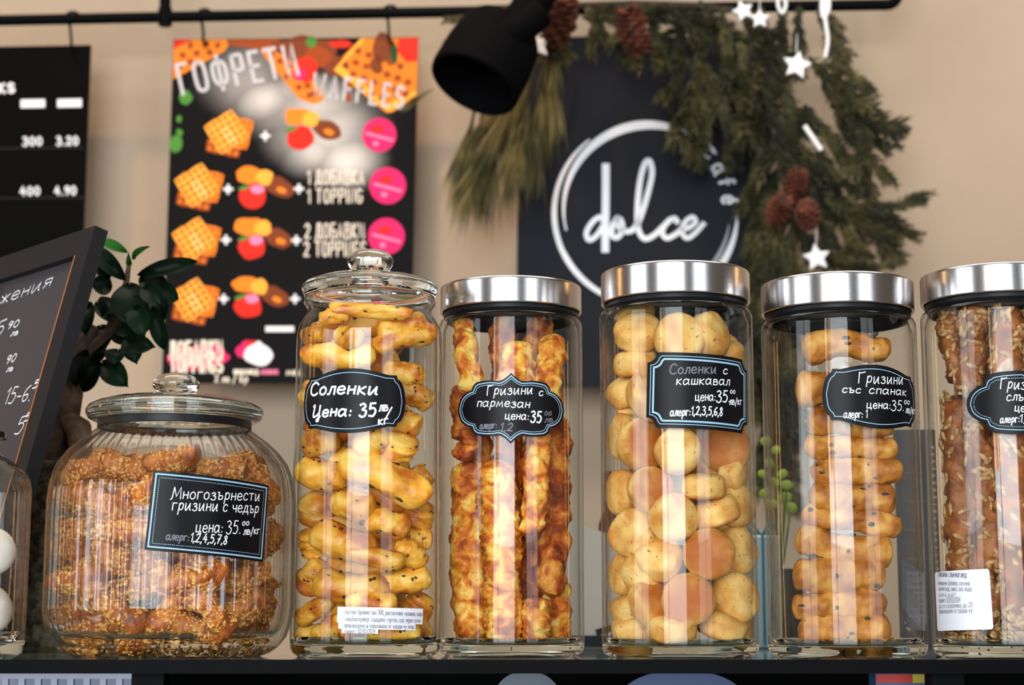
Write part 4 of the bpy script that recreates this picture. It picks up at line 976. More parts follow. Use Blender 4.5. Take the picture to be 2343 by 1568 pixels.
tin = empty('gift_tin', (P(1742, 1400, 1.63).x, 1.63, SHELF), 'blue-grey tin tied with teal ribbon behind the gap between biscuit and breadstick jars', 'tin')
h = P(1742, 1222, 1.59).z-SHELF; mb = MB(); r = 46*1.63/F
mb.lathe([(0, 0), (r-.002, 0), (r, .002), (r, h-.002), (r-.002, h), (0, h)], 48); mb.build('tin_body', plain('blue_grey_tin', S(128, 146, 156), .35, .2), tin)
mb = MB()
for s_ in (-1, 1): mb.tube([(s_*r*.1, -r*.5, h+.001), (s_*r*.45, -r*.55, h+.012), (s_*r*.7, -r*.5, h+.010), (s_*r*.5, -r*.45, h+.003), (s_*r*.1, -r*.5, h+.001)], .0018, 8, 0, True, 0, 1, 0, 1)
mb.tube([(0, -r*.5, h+.001), (0, -r*1.02, h+.001), (0, -r*1.02, 0.004)], .0012, 8); mb.build('ribbon', plain('teal_ribbon', S(38, 110, 116), .5), tin)
pl = empty('small_plant', (P(1775, 1200, 1.72).x, 1.72, SHELF), 'small plant with yellow-green round leaves behind the breadstick jar', 'plant')
mb = MB(); mb.lathe([(0, 0), (.022, 0), (.03, .075), (.027, .075), (.025, .068), (0, .068)], 32); mb.build('pot', plain('dark_pot', S(40, 44, 44), .6), pl)
mb = MB(); rnd = random.Random(9); po = Vector(pl.location)
for (x, y, r_) in ((1796,1140,17),(1772,1105,15),(1752,1010,14),(1748,1130,14),(1810,1162,15),(1790,1085,13),(1760,1060,14),(1745,1085,12),(1800,1110,14),(1775,1030,12),(1765,1155,15)):
    c_ = P(x, y, 1.70+rnd.uniform(-.01, .015))-po; mb.ell(c_, (r_*1.7/F, .002, r_*1.7/F*.8), 0, Matrix.Rotation(rnd.uniform(-.6, .6), 3, 'Z') @ Matrix.Rotation(rnd.uniform(-.6, .6), 3, 'Y'), 12, 7)
    mb.tube([Vector((0, 0, .066)), Vector((c_.x*.4, c_.y*.4, .08)), c_], .0009, 6, 1)
mb.build('foliage', [plain('lime_leaf', S(128, 150, 44), .5), M['youngleaf']], pl, 80)
a, b = P(2046, 985, 1.58), P(2136, 985, 1.58); mb = MB(); w = b.x-a.x; h = a.z-SHELF
mb.box((0, 0, h/2), (w, .012, h), 0); mb.box((w/2-.0035, -.0064, h/2), (.0056, .001, h), 1)
rnd = random.Random(2)
for i in range(26):
    mb.box((w/2-.0035+rnd.uniform(-.0008, .0008), -.0070, h*(.10+.85*i/26)), (.003, .0004, rnd.uniform(.0012, .0026)), 2)
for i in range(6): mb.box((-.003, -.0064, h*(.15+.13*i)), (w*.5, .0006, .0012), 3)
o = mb.build('menu_card', [plain('slate_card', S(70, 70, 76), .5), M['board'], plain('grey_lettering', S(170, 170, 175), .6), plain('dim_lettering', S(96, 96, 102), .6)]); o.location = ((a.x+b.x)/2, 1.58, SHELF)
tag(o, 'dark grey menu card standing behind the breadstick and sunflower jars', 'menu card')

# ------------------------------------------------------------------ hanging rail with boards
def Wd_(off): return lambda x, y: W(x, y, off)
rail = empty('hanging_rail', W(1000, 28, .02), 'long black pipe rail along the top carrying the boards', 'rail'); ro = Vector(rail.location)
rl = lambda x, y: W(x, y, .02)-ro
mb = MB(); mb.tube([rl(-300, 52), rl(0, 47), rl(500, 37), rl(1000, 28), rl(1500, 19.5), rl(2030, 11)], .0098, 16)
el = [rl(2030, 11)]
for i in range(1, 9):
    t = pi/2*i/8; el.append(rl(2030+24*sin(t), 11-24*(1-cos(t))))
el.append(rl(2054, -60)); el.append(rl(2054, -250)); mb.tube(el, .0098, 16)
mb.build('rail_pipe', M['blackmetal'], rail)
mb = MB(); mb.tube([rl(378, 40), rl(378, -400)], .0102, 16); mb.tube([rl(378, 58), rl(378, 20)], .0125, 16); mb.build('upright_pipe', M['blackmetal'], rail)
def hook(px, py, y2, lab):
    mb = MB(); c = W(px, py, .02); pts = []
    for i in range(9):
        a = pi*1.15*i/8-.3; pts.append(Vector((0.014*cos(a), 0, .014*sin(a))))
    end = W(px-3, y2, .012)-c
    pts = pts[::-1] if False else pts
    pts += [Vector((-.004, 0, -.012)), end+Vector((0, 0, .012)), end, end+Vector((.004, 0, -.008)), end+Vector((.009, 0, -.004))]
    mb.tube(pts, .0026, 8); o = mb.build('s_hook', M['blackmetal']); o.location = c; tag(o, lab, 'hook', 'hooks on the rail')
hook(166, 44, 112, 'black hook holding the black menu board on the rail')
hook(468, 38, 92, 'black hook at the top left of the waffle poster')
hook(893, 30, 92, 'black hook at the top right of the waffle poster')
def board_mesh(mb, q, th, m=0):          # q: four photograph corners TL TR BR BL on the board plane
    f = [W(*p) for p in q]; nb = Vector((WK, 1, 0)).normalized()*th; bk = [p+nb for p in f]
    ids = [mb.add(p) for p in f+bk]
    for a in ((3, 2, 1, 0), (4, 5, 6, 7), (0, 1, 5, 4), (1, 2, 6, 5), (2, 3, 7, 6), (3, 0, 4, 7)): mb.face(tuple(ids[i] for i in a), m, False)
def poly(mb, pts, off, m): mb.face(tuple(mb.add(W(x, y, off)) for x, y in pts), m, False)
def blob(cx, cy, rx, ry, n=20, wob=.1, seed=0, rot=0):
    out = []
    for i in range(n):
        a = 2*pi*i/n; k = 1+wob*noise.noise(Vector((cos(a)*1.3, sin(a)*1.3, seed*3.7))) * 2
        x, y = rx*k*cos(a), ry*k*sin(a); c_, s_ = cos(R(rot)), sin(R(rot)); out.append((cx+x*c_-y*s_, cy+x*s_+y*c_))
    return out
def lay(mb, txt, x0, y0, x1, y1, cap, w, off, m, font=U, slant=0, gap=.2):
    st = write(txt, 0, 0, 1, font, slant=slant, gap=gap); xm = max(p.x for s in st for p in s); xn = min(p.x for s in st for p in s)
    A, B_ = Vector((x0, y0)), Vector((x1, y1)); d = B_-A; ex = d/max(.2, xm-xn); nn = Vector((d.y, -d.x)).normalized()*cap
    for s in st: ribbon(mb, [A+ex*(p.x-xn)+nn*p.y for p in s], w, Wd_(off), m)

# black drinks menu at the left
mb = MB(); board_mesh(mb, ((-360, 113), (207, 103), (186, 640), (-380, 645)), .006)
lay(mb, 'DRINKS', -75, 215, 32, 211, 20, 5.5, .0006, 1)
for x0, x1, y in ((47, 103, 237), (131, 187, 236)): poly(mb, ((x0, y-9), (x1, y-10), (x1, y+9), (x0, y+10)), .0006, 1)
for t, x0, x1, y in (('300', 53, 95, 333), ('3.20', 130, 178, 332), ('400', 47, 90, 447), ('4.90', 126, 173, 446)): lay(mb, t, x0, y, x1, y-1, 19, 4, .0006, 1, G)
for y in (338, 452): ribbon(mb, [Vector((-340, y+4)), Vector((190, y))], 1.2, Wd_(.0005), 2)
tag(mb.build('menu_board', [M['board'], M['white'], plain('dim_line', S(40, 40, 42), .6)]), 'black drinks price board hanging at the far left with white figures', 'menu board')

# waffle poster
m, nt, b_, N, L = mat('poster_print'); M['poster'] = m
geo = N.new('ShaderNodeTexCoord'); nz = N.new('ShaderNodeTexNoise'); nz.inputs['Scale'].default_value = 9; nz.inputs['Detail'].default_value = 5
L.new(geo.outputs['Object'], nz.inputs['Vector'])
sepa = N.new('ShaderNodeSeparateXYZ'); L.new(geo.outputs['Object'], sepa.inputs[0])
pc = [W(545, 170), W(690, 270), W(810, 380)]
def dist_node(c, sx, sz):
    v = N.new('ShaderNodeVectorMath'); v.operation = 'SUBTRACT'; L.new(geo.outputs['Object'], v.inputs[0]); v.inputs[1].default_value = c
    v2 = N.new('ShaderNodeVectorMath'); v2.operation = 'MULTIPLY'; L.new(v.outputs[0], v2.inputs[0]); v2.inputs[1].default_value = (1/sx, 0, 1/sz)
    v3 = N.new('ShaderNodeVectorMath'); v3.operation = 'LENGTH'; L.new(v2.outputs[0], v3.inputs[0])
    mr = N.new('ShaderNodeMapRange'); mr.interpolation_type = 'SMOOTHSTEP'; mr.inputs[1].default_value = 1; mr.inputs[2].default_value = 0; L.new(v3.outputs['Value'], mr.inputs[0]); return mr.outputs[0]
acc = None
for p, sx, sz, k in ((W(565, 180), .11, .09, .5), (W(612, 228), .085, .06, .95), (W(655, 212), .07, .05, .7), (W(700, 250), .14, .085, .8), (W(750, 300), .13, .09, .8), (W(795, 365), .085, .07, .95), (W(715, 345), .08, .06, .75), (W(668, 310), .07, .07, .5)):
    o_ = dist_node(p, sx, sz); mu = N.new('ShaderNodeMath'); mu.operation = 'MULTIPLY'; mu.inputs[1].default_value = k; L.new(o_, mu.inputs[0])
    if acc is None: acc = mu.outputs[0]
    else:
        mxm = N.new('ShaderNodeMath'); mxm.operation = 'MAXIMUM'; L.new(acc, mxm.inputs[0]); L.new(mu.outputs[0], mxm.inputs[1]); acc = mxm.outputs[0]
mr = N.new('ShaderNodeMapRange'); mr.inputs[1].default_value = .3; mr.inputs[2].default_value = .62; L.new(nz.outputs['Fac'], mr.inputs[0]); mr.inputs[3].default_value = .6
mu = N.new('ShaderNodeMath'); mu.operation = 'MULTIPLY'; L.new(acc, mu.inputs[0]); L.new(mr.outputs[0], mu.inputs[1])
mx = N.new('ShaderNodeMix'); mx.data_type = 'RGBA'; L.new(mu.outputs[0], mx.inputs['Factor']); mx.inputs[6].default_value = S(14, 12, 13); mx.inputs[7].default_value = S(222, 216, 212)
L.new(mx.outputs[2], b_.inputs['Base Color']); b_.inputs['Roughness'].default_value = .5; b_.inputs['Specular IOR Level'].default_value = .06
PM = [M['poster'], M['white']]+[plain('print_'+n, S(*c), .55, spec=.15) for n, c in (('waffle', (222, 124, 34)), ('waffle_dark', (150, 64, 16)), ('waffle_pale', (250, 196, 110)), ('orange', (240, 130, 30)), ('red', (214, 40, 24)), ('choc', (120, 56, 24)), ('green', (70, 130, 48)), ('pink', (226, 34, 104)), ('blush', (240, 130, 170)), ('cream', (244, 232, 214)), ('amber', (250, 170, 60)), ('darkgreen', (40, 74, 34)), ('grey', (196, 192, 196)))]
ix = {n: i for i, n in enumerate(['poster', 'white', 'waffle', 'wdark', 'wpale', 'orange', 'red', 'choc', 'green', 'pink', 'blush', 'cream', 'amber', 'dgreen', 'grey'])}
mb = MB(); board_mesh(mb, ((397, 90), (957, 85), (938, 877), (370, 877)), .006)
def wafer(cx, cy, s, rot, m, dm, off, n=5):
    c_, s_ = cos(R(rot)), sin(R(rot)); tr = lambda x, y: (cx+x*c_-y*s_, cy+x*s_+y*c_)
    pts = []
    for k, (x, y) in enumerate(((-1, -1), (1, -1), (1, 1), (-1, 1))):
        for t in range(4):
            x2, y2 = ((1, -1), (1, 1), (-1, 1), (-1, -1))[k]; u = t/4; w = 1+.05*(t % 2); pts.append(tr(s*w*(x+(x2-x)*u), s*w*(y+(y2-y)*u)))
    poly(mb, pts, off, m); d = 2*s/n
    for i in range(n):
        for j in range(n):
            x, y = -s+d*(i+.5), -s+d*(j+.5); h_ = d*.27; poly(mb, [tr(x-h_, y-h_), tr(x+h_, y-h_), tr(x+h_, y+h_), tr(x-h_, y+h_)], off+.0002, dm)
for cx, cy in ((520, 302), (452, 424), (446, 547), (442, 686)):
    wafer(cx-4, cy+14, 38, 12, ix['wdark'], ix['waffle'], .0003); wafer(cx+20, cy, 33, 14, ix['orange'], ix['wdark'], .0006)
    wafer(cx-2, cy, 37, -32, ix['amber'], ix['wdark'], .0012)
    poly(mb, blob(cx+4, cy+8, 9, 28, 16, .1, cx, -32), .00125, ix['wpale'])
for cx, cy in ((690, 292), (582, 425), (580, 542), (572, 676)):
    poly(mb, blob(cx-8, cy-24, 34, 20, 18, .14, cy), .0003, ix['orange']); poly(mb, blob(cx+22, cy-20, 20, 18, 14, .14, cy+1), .0005, ix['amber'])
    poly(mb, blob(cx-4, cy+24, 31, 28, 18, .10, cy+2), .0006, ix['red']); poly(mb, blob(cx+6, cy+8, 16, 11, 14, .1, cy+3), .0008, ix['blush'] if cx != 690 else ix['red'])
    poly(mb, blob(cx+58, cy+4, 32, 22, 18, .14, cy+4, 18), .0004, ix['choc']); poly(mb, blob(cx+62, cy+10, 12, 7, 12, .1, cy+5, 20), .0006, ix['orange'])
    poly(mb, blob(cx-24, cy+4, 14, 5, 10, .1, cy+6, -20), .0009, ix['green'])
for x, y in ((607, 311), (522, 433), (684, 432), (517, 549), (678, 550), (512, 684), (675, 684)):
    ribbon(mb, [Vector((x-9, y)), Vector((x+9, y))], 6, Wd_(.0006), 1); ribbon(mb, [Vector((x, y-9)), Vector((x, y+9))], 6, Wd_(.0007), 1)
for x, y, r in ((868, 309, 39), (887, 425, 42), (884, 541, 42)):
    poly(mb, blob(x, y, r, r, 40, 0), .0004, ix['pink']); ribbon(mb, [Vector((x-30, y-4)), Vector((x+30, y+12))], 6, Wd_(.0007), ix['blush']); poly(mb, blob(x-8, y+20, 7, 6, 10, 0), .0007, ix['blush'])
    poly(mb, blob(x-4, y-14, 16, 9, 12, .1, 3), .0006, ix['red'])
for t, x0, x1, y, s_ in (('1 ДОБАВКА', 704, 832, 421, 31), ('1 TOPPING', 704, 828, 464, 31), ('2 ДОБАВКИ', 698, 832, 545, 33), ('2 TOPPINGS', 696, 836, 586, 33)): lay(mb, t, x0, y, x1, y, s_, 3.4, .0008, ix['cream'])
# the photograph across the head of the poster
def big(pts, m, off): poly(mb, pts, off, m)
def dents(x0, y0, x1, y1, n, mth, rot, m, off, s_=6):
    for i in range(n):
        for j in range(mth):
            u, v = (i+.5)/n, (j+.5)/mth; x = x0+(x1-x0)*u+rot*v; y = y0+(y1-y0)*v-(rot*.35)*u; poly(mb, blob(x, y, s_, s_*.9, 8, .2, i*7+j), off, m)
big([(398, 91), (520, 90), (522, 106), (512, 118), (396, 182)], ix['waffle'], .0003); big([(398, 91), (440, 91), (397, 112)], ix['red'], .0004)
for x, y in ((436, 104), (470, 102), (498, 104), (418, 126), (450, 122), (480, 120), (412, 150), (436, 142)): poly(mb, blob(x, y, 8, 8, 8, .2, x), .0005, ix['wdark'])
big([(522, 90), (640, 89), (660, 120), (596, 112), (526, 104)], ix['wdark'], .0003)
big([(596, 118), (612, 108), (690, 150), (742, 220), (738, 232), (716, 238), (684, 226), (640, 172)], ix['waffle'], .0004)
for x, y in ((622, 124), (640, 140), (662, 150), (658, 174), (680, 176), (684, 200), (704, 196), (708, 218), (720, 214)): poly(mb, blob(x, y, 8, 8, 8, .2, x), .0006, ix['wdark'])
big(blob(690, 112, 60, 26, 20, .2, 4), ix['choc'], .0005); big(blob(700, 158, 26, 28, 16, .12, 5), ix['red'], .0007); big(blob(724, 130, 36, 22, 16, .2, 6), ix['wdark'], .0006); big(blob(684, 170, 14, 16, 12, .1, 8), ix['pink'], .0008)
big(blob(780, 100, 26, 9, 12, .15, 9), ix['red'], .0006); big(blob(712, 96, 12, 14, 12, .1, 3), ix['green'], .0008); big(blob(748, 110, 24, 24, 14, .2, 13), ix['choc'], .0004); big(blob(770, 150, 26, 22, 14, .2, 14), ix['choc'], .0004)
big([(826, 88), (957, 86), (953, 220), (900, 256), (884, 258), (764, 160), (770, 144)], ix['waffle'], .0003)
big([(826, 88), (838, 88), (780, 150), (886, 238), (952, 206), (952, 218), (890, 258), (764, 160)], ix['amber'], .0005)
for i in range(6):
    for j in range(5):
        x, y = 806+i*24+j*-6+14, 116+j*27+i*9
        if 780 < x < 940 and y < 232: poly(mb, blob(x, y, 8.5, 8, 8, .2, i*9+j), .0006, ix['wdark'])
big(blob(876, 112, 24, 40, 16, .2, 31), ix['choc'], .0007); big([(912, 88), (957, 86), (955, 140), (930, 142), (908, 116)], ix['red'], .0008); big(blob(902, 124, 9, 22, 12, .2, 33), ix['dgreen'], .0009); big(blob(862, 150, 14, 20, 12, .2, 37), ix['choc'], .0007)
for x, y, rx, ry in ((424, 224, 15, 17), (410, 272, 6, 9), (411, 304, 8, 9), (402, 328, 16, 19)): poly(mb, blob(x, y, rx, ry, 14, .15, x), .0005, ix['green'])
lay(mb, 'ГОФРЕТИ', 415, 216, 682, 170, 68, 8, .0012, ix['grey'], slant=-.06, gap=.24)
lay(mb, 'WAFFLES', 714, 218, 920, 248, 50, 6.5, .0012, ix['grey'], slant=-.05, gap=.3)
# the toppings corner at the foot
big(blob(456, 822, 68, 24, 24, .12, 41), ix['pink'], .0003); big([(390, 800), (500, 788), (512, 800), (524, 820), (505, 836), (395, 848)], ix['pink'], .0004)
lay(mb, 'ДОБАВКИ', 390, 817, 508, 814, 34, 6, .0008, ix['cream']); lay(mb, 'TOPPINGS', 390, 852, 508, 852, 34, 6, .0008, ix['cream'])
big(blob(592, 812, 33, 25, 24, .08, 51), ix['white'], .0007); big(blob(592, 788, 8, 8, 10, .1, 53), ix['white'], .0008); big(blob(560, 802, 20, 20, 14, .2, 55), ix['pink'], .0004); big(blob(576, 786, 14, 8, 12, .2, 57), ix['red'], .0005)
ribbon(mb, [Vector((612, 753)), Vector((668, 753))], 13, Wd_(.0006), 1)
for t, x0, x1, y, s_, c_ in (('шоколад', 536, 590, 856, 16, 'cream'), ('малина', 596, 636, 856, 16, 'blush'), ('мед', 656, 690, 858, 16, 'cream'), ('2 лв / бр', 492, 566, 874, 16, 'cream')): lay(mb, t, x0, y, x1, y, s_, 3, .0008, ix[c_], G)
tag(mb.build('waffle_poster', PM), 'dark waffle menu poster with red and orange food pictures hanging from the rail', 'poster')

# navy sign with the white ring and lettering
mb = MB(); board_mesh(mb, ((1188, 84), (1758, 84), (1768, 886), (1180, 886)), .006)
def arc(cx, cy, rx, ry, a0, a1, w0, n=70, m=1, off=.0006, k0=0, k1=0):
    pts = []
    for i in range(n+1):
        t = i/n; a = R(a0+(a1-a0)*t); rr = 1+k0+(k1-k0)*t; pts.append(Vector((cx+rx*rr*cos(a), cy-ry*rr*sin(a))))
    ribbon(mb, pts, (lambda t: w0(t)), Wd_(off), m)
cx, cy_ = 1478, 487
arc(cx, cy_, 204, 205, 62, 192, lambda t: 4+25*(sin(pi*min(1, t*1.05))**.6)*(1-.85*t), k1=-.085)
arc(cx, cy_, 210, 212, 128, 262, lambda t: 3+9*sin(pi*t)**.6, 80)
arc(cx, cy_, 203, 212, 205, 300, lambda t: 2+9*sin(pi*t)**.8, off=.0008)
arc(cx, cy_, 209, 210, 272, 358, lambda t: 3+13*sin(pi*t)**.7)
arc(cx, cy_, 192, 195, 285, 352, lambda t: 2+9*sin(pi*t)**.8, m=2, off=.0008)
arc(cx, cy_, 210, 210, 40, 56, lambda t: 3+7*sin(pi*t), off=.0008)
def ink(pts, w, off=.0008): ribbon(mb, crom([Vector(p) for p in pts], 8), w, Wd_(off), 1)
ink([(1386, 380), (1386, 450), (1385, 520), (1385, 572)], 17, .001)
ink([(1384, 512), (1374, 497), (1356, 508), (1342, 532), (1348, 549), (1366, 538), (1384, 510)], 12)
ink([(1414, 499), (1402, 516), (1400, 538), (1413, 543), (1424, 526), (1420, 504), (1410, 502), (1420, 524), (1436, 530), (1452, 522), (1468, 490), (1484, 436), (1492, 396), (1487, 370), (1476, 374), (1465, 412), (1459, 470), (1460, 522), (1474, 546), (1494, 540), (1512, 524), (1532, 504)], 12.5)
ink([(1550, 508), (1542, 500), (1524, 512), (1515, 532), (1526, 545), (1546, 536), (1560, 524)], 12, .0012)
ink([(1560, 526), (1578, 520), (1592, 508), (1584, 497), (1568, 508), (1560, 530), (1572, 545), (1590, 534), (1610, 512)], 11, .0014)
def ring_ch(ch, x, y, rot, s_):
    for st in write(ch, -.2*s_, -.28*s_, s_, G, slant=0):
        c_, q_ = cos(R(rot)), sin(R(rot)); ribbon(mb, [Vector((x+p.x*c_+p.y*q_, y+p.x*q_-p.y*c_)) for p in st], 6.5, Wd_(.001), 1)
G['f'] = "36 96 24 100 16 84 16 0;-4 56 34 56"; G['é'] = "6 30 40 34 30 58 8 50 5 14 24 0 42 10;-22 74 34 92"
ring_ch('с', 1622, 350, 42, 40); ring_ch('а', 1640, 385, 62, 40); ring_ch('f', 1656, 418, 78, 34); ring_ch('é', 1664, 456, 90, 40)
tag(mb.build('sign_board', [M['navy'], M['white'], M['grey'] if 'grey' in M else plain('thin_grey_print', S(150, 150, 158), .55)]), 'navy sign board with white brushed ring and script lettering, framed by pine garland', 'sign')

# ------------------------------------------------------------------ black spot lamp hanging in front
YL = 2.62
lampo = P(1110, 150, YL); lamp = empty('spot_lamp', lampo, 'matt black spot lamp on an arm hanging before the navy sign', 'lamp')
def LP(px, py, d=0): return P(px, py, YL+d)-lampo
e0, e1 = LP(990, 146), LP(1176, 246); cen = (e0+e1)/2; rad = (e1-e0).length/2
axd = (LP(1152, 52)-cen); axd.y = .035; axl = axd.length; axd.normalize()
q = axd.to_track_quat('Z', 'Y').to_matrix(); mb = MB(); rows = []
prof = [(rad*.9, .012), (rad*.93, 0), (rad, .002), (rad*1.02, .01), (rad*1.0, axl*.5), (rad*.92, axl*.86), (rad*.80, axl*.99), (rad*.3, axl*1.03), (.001, axl*1.03)]
inn = [(.001, axl*.6), (rad*.85, axl*.6), (rad*.9, .012)]
for r, z in inn+prof[1:]: rows.append([cen+q @ Vector((r*cos(2*pi*k/48), r*sin(2*pi*k/48), z)) for k in range(48)])
mb.grid(rows); mb.build('shade', M['lampblack'], lamp)
mb = MB(); mb.tube([LP(1165, 80), LP(1205, 30), LP(1245, -40), LP(1300, -220), LP(1340, -500), LP(1360, -1050)], .030, 20); mb.build('arm', M['lampblack'], lamp)
mb = MB(); mb.tube([LP(1122, 96, -.02), LP(1190, 66, -.02), LP(1232, 30, -.01)], .026, 16); mb.build('bracket', M['lampblack'], lamp)

# ------------------------------------------------------------------ pine garland with cones and stars
gl = empty('pine_garland', W(1600, 20, .05), 'pine garland draped over the rail and down the right of the navy sign', 'garland'); go = Vector(gl.location)
def sprig_mesh(seed, L_, nl, dens, long_=False):
    rnd = random.Random(seed); mb = MB(); n = 7; pts = [Vector((0, 0, 0))]; d = Vector((0, 0, -1))
    for i in range(n):
        d = (d+Vector((rnd.uniform(-.2, .2), rnd.uniform(-.2, .2), 0))).normalized(); pts.append(pts[-1]+d*L_/n)
    mb.tube(pts, lambda t: .0022*(1-t)+.0007, 5, 1)
    def needle(p, tg, ln):
        a = tg.orthogonal().normalized(); an = rnd.uniform(0, 2*pi); o_ = Quaternion(tg, an) @ a
        dr = (tg*(1.1 if not long_ else 2.0)+o_*rnd.uniform(.5, 1.0)*(1 if not long_ else .55)); dr.normalize()
        if long_: dr = (dr+Vector((0, 0, -.5))).normalized()
        sd = dr.orthogonal().normalized(); sd = Quaternion(dr, rnd.uniform(0, 3)) @ sd; w = .0013 if not long_ else .0007
        s2 = dr.cross(sd); e = p+dr*ln+Vector((0, 0, -.15*ln if long_ else 0)); m_ = p+dr*ln*.55
        i0 = mb.add(p); i1, i2, i3 = mb.add(m_+sd*w), mb.add(m_-sd*w*.5+s2*w*.8), mb.add(m_-sd*w*.5-s2*w*.8); i4 = mb.add(e)
        for f in ((i0, i2, i1), (i0, i3, i2), (i0, i1, i3), (i4, i1, i2), (i4, i2, i3), (i4, i3, i1)): mb.face(f, 0, False)
    def along(P_, cnt):
        for i in range(cnt):
            t = rnd.random()*(len(P_)-1.001); k = int(t); p = P_[k].lerp(P_[k+1], t-k); needle(p, (P_[k+1]-P_[k]).normalized(), nl*rnd.uniform(.7, 1.15))
    along(pts, dens)
    if not long_:
        for i in range(5):
            k = rnd.randint(1, n-2); a = rnd.uniform(0, 6.28); d2 = Vector((cos(a)*.8, sin(a)*.8, -1)).normalized(); p2 = [pts[k], pts[k]+d2*L_*.2, pts[k]+d2*L_*.38+Vector((0, 0, -.008))]
            mb.tube(p2, .001, 4, 1); along(p2, dens//4)
    return mb
FIR = []; LONG = []
for i in range(4): o = sprig_mesh(i, .12, .020, 330).build('sprig', [M['needle'], M['twig']], gl, None); FIR.append(o)
for i in range(3): o = sprig_mesh(20+i, .09, .105, 190, True).build('sprig', [M['needle2'], M['twig']], gl, None); LONG.append(o)
rnd = random.Random(12); cnt = [0]; seen_p = set()
def sprig(px, py, ang, sc=1, off=.125, long_=False):
    """ang: direction in the picture, 0 down, 90 right"""
    pool = LONG if long_ else FIR; pr = pool[cnt[0] % len(pool)]; cnt[0] += 1
    o = pr if pr.name not in seen_p else pr.copy()
    if o is not pr: C.objects.link(o); o.parent = gl
    seen_p.add(pr.name)
    o.location = W(px, py, off+rnd.uniform(-.02, .03))-go; o.rotation_euler = (rnd.uniform(-.25, .25), R(-ang), 0); o.scale = (sc, sc, sc)
    o.rotation_mode = 'XYZ'
LG = [(1255,95,-12,1.1),(1235,120,-18,1.15),(1270,90,-6,1.0),(1215,160,-25,1.15),(1190,215,-22,1.1),(1240,190,-10,1.05),(1130,235,-14,1.15),(1105,255,-8,1.0),(1085,245,-14,1.05),(1160,250,-10,1.0),(1120,290,-8,1.0),(1210,230,-14,1.0),(1080,300,-6,.9),(1180,150,-18,1.0),(1030,205,60,.4),(990,205,-70,.35)]
for x, y, a, s_ in LG: sprig(x, y, a, s_, .135, True)
FR = [(1120,20,-60,.8),(1180,10,-20,.8),(1230,8,10,1),(1300,5,-15,.9),(1340,10,20,1.0),(1380,8,80,.9),(1330,40,75,.8),(1400,30,95,.7),(1440,5,-10,.9),(1480,5,15,1.0),(1520,5,40,1.0),(1560,25,60,.9),(1600,0,30,1.0),(1650,10,10,1.1),(1700,0,10,1.1),(1740,10,5,1.1),(1790,10,-10,1.0),(1830,10,0,1.0),(1870,10,15,.9),(1420,60,10,.6),(1580,20,-30,.8),(1500,40,80,.7),
 (1600,110,-12,1.1),(1585,180,-8,1.1),(1630,160,8,1.1),(1655,210,12,1.0),(1600,240,-12,.9),(1665,120,20,.9),(1690,90,10,1.0),(1575,130,-25,.8),
 (1720,90,0,1.2),(1745,160,-8,1.3),(1770,110,5,1.3),(1800,180,10,1.2),(1850,130,30,1.1),(1880,180,35,1.0),(1900,90,20,.9),(1840,240,40,1.2),(1900,240,60,1.1),(1950,250,50,.8),(1780,260,-5,1.3),(1740,290,-12,1.2),(1820,310,15,1.3),(1870,330,30,1.1),(1960,290,10,.9),(1975,320,0,.8),(1940,260,15,.8),
 (1760,380,-10,1.3),(1800,400,0,1.3),(1850,420,25,1.2),(1880,440,45,1.2),(1930,450,60,1.0),(1960,470,80,.9),(1990,490,70,.7),(1975,500,30,.8),(1920,480,20,.9),(1890,500,10,.8),(1740,450,-10,1.3),(1770,500,-5,1.4),(1810,520,5,1.1),(1740,560,-4,1.4),(1780,590,0,1.3),(1720,520,-12,1.2),(1730,640,0,1.4),(1770,680,4,1.3),(1715,740,-4,1.3),(1745,780,0,1.4),(1750,880,0,1.3),(1745,970,0,1.2),(1790,900,4,1.2),(1940,540,20,.8),(1890,570,60,.9),(1960,590,60,.5),(1800,760,6,1.2),(1990,400,-10,.6)]
for x, y, a, s_ in FR[:82]: sprig(x+(22 if 1710 < x < 1765 and y > 250 else 0), y, a, s_)
mb = MB(); mb.tube([W(x, y, .06)-go for x, y in ((1090, 20), (1250, 15), (1450, 8), (1600, 12), (1720, 30), (1780, 120), (1810, 260), (1810, 420), (1780, 560), (1745, 700), (1745, 900), (1750, 1020))], .006, 8); mb.tube([W(x, y, .075)-go for x, y in ((1265, 25), (1250, 110), (1180, 200), (1110, 280))], .004, 6)
mb.build('garland_stem', M['twig'], gl)
def cone(px, py, L_, label, tilt, off=.22):
    mb = MB(); rnd = random.Random(px); n = 64
    mb.ell((0, 0, 0), (L_*.22, L_*.22, L_*.46), 0, None, 14, 9)
    for i in range(n):
        t = (i+.5)/n; z = L_*(.46-.92*t); r = L_*.30*sin(pi*min(1, .12+.8*t))**.8; a = i*2.39996; up = .7-1.0*t
        d = Vector((cos(a), sin(a), up)).normalized(); s2 = Vector((-sin(a), cos(a), 0)); nn = d.cross(s2)
        mb.ell(Vector((cos(a)*r*.75, sin(a)*r*.75, z)), (L_*.15, L_*.10, L_*.030), 0, Matrix((d, s2, nn)).transposed(), 9, 5)
    o = mb.build('pine_cone', M['cone'], None, 60); o.location = W(px, py, off); o.rotation_euler = tilt; tag(o, label, 'pine cone', 'pine cones on the garland')
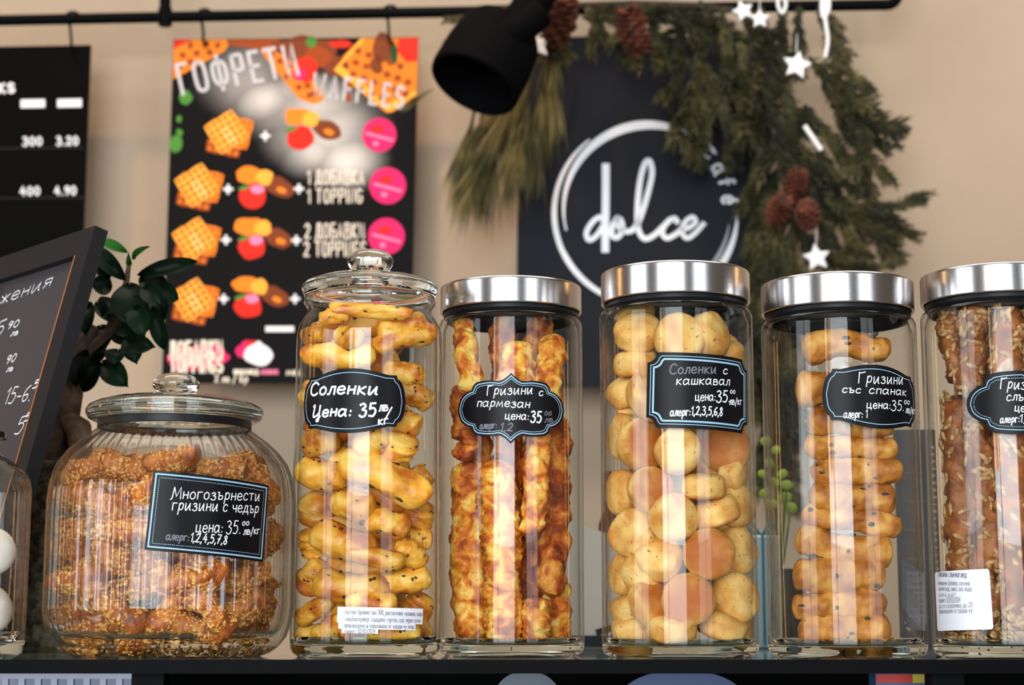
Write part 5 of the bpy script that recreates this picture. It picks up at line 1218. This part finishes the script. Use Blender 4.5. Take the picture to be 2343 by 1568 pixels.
cone(1275, 45, .10, 'brown pine cone beside the spot lamp arm', (.9, .3, 0)); cone(1450, 72, .085, 'brown pine cone over the top edge of the navy sign', (.4, -.3, 0)); cone(1782, 482, .062, 'left of the two brown cones low on the garland', (1.1, .4, 0)); cone(1848, 492, .062, 'right of the two brown cones low on the garland', (1.2, -.5, 0), .24); cone(1820, 425, .058, 'brown cone above the low pair on the garland', (.6, .2, 0), .20)
def star(px, py, r_, rot, label, off=.21, sq=1):
    mb = MB(); r = r_*2.9/F; f = []; b_ = []
    for i in range(10):
        a = R(rot)+pi*i/5+pi/2; rr = r if i % 2 == 0 else r*.5; f.append(Vector((rr*cos(a)*sq, -.004, rr*sin(a)))); b_.append(Vector((rr*cos(a)*sq, .004, rr*sin(a))))
    fi = [mb.add(p) for p in f]; bi = [mb.add(p) for p in b_]; c1 = mb.add((0, -.006, 0)); c2 = mb.add((0, .006, 0))
    for i in range(10):
        k = (i+1) % 10; mb.face((fi[i], fi[k], c1), 0, False); mb.face((bi[k], bi[i], c2), 0, False); mb.face((fi[k], fi[i], bi[i], bi[k]), 0, False)
    mb.tube([(0, 0, r*.9), (.002, 0, r+.03)], .0008, 5)
    o = mb.build('star_ornament', M['ornament'], None, None); o.location = W(px, py, off); tag(o, label, 'ornament', 'white star ornaments')
star(1228, 104, 34, 10, 'white star ornament just right of the spot lamp'); star(1823, 150, 34, -12, 'white star ornament high on the right of the garland'); star(1868, 590, 32, 8, 'white star ornament above the breadstick jar lid')
star(1700, 26, 26, 20, 'white star ornament near the top, left of the white ribbon loop'); star(1738, 44, 24, 0, 'small white star ornament at the top beside its larger neighbour')
def ribb(name, pts, r, label, cat, off=.18):
    c = W(*pts[0], off); mb = MB(); mb.tube(crom([W(x, y, off)-c for x, y in pts], 6), r, 8); o = mb.build(name, M['ornament']); o.location = c; tag(o, label, cat)
ribb('ribbon_loop', [(1888, -30), (1880, 10), (1884, 40), (1896, 20), (1894, -10), (1888, 40), (1894, 90), (1888, 132)], .0034, 'white ribbon hanging from the rail at the right of the garland', 'ribbon')
ribb('ribbon_loop', [(1784, -30), (1780, 10), (1790, 30), (1798, 10), (1792, -20)], .003, 'short white ribbon loop at the top of the garland', 'ribbon')
ribb('white_stick', [(1841, 288), (1860, 316), (1879, 344)], .0042, 'thin white stick ornament slanting in the garland', 'ornament')
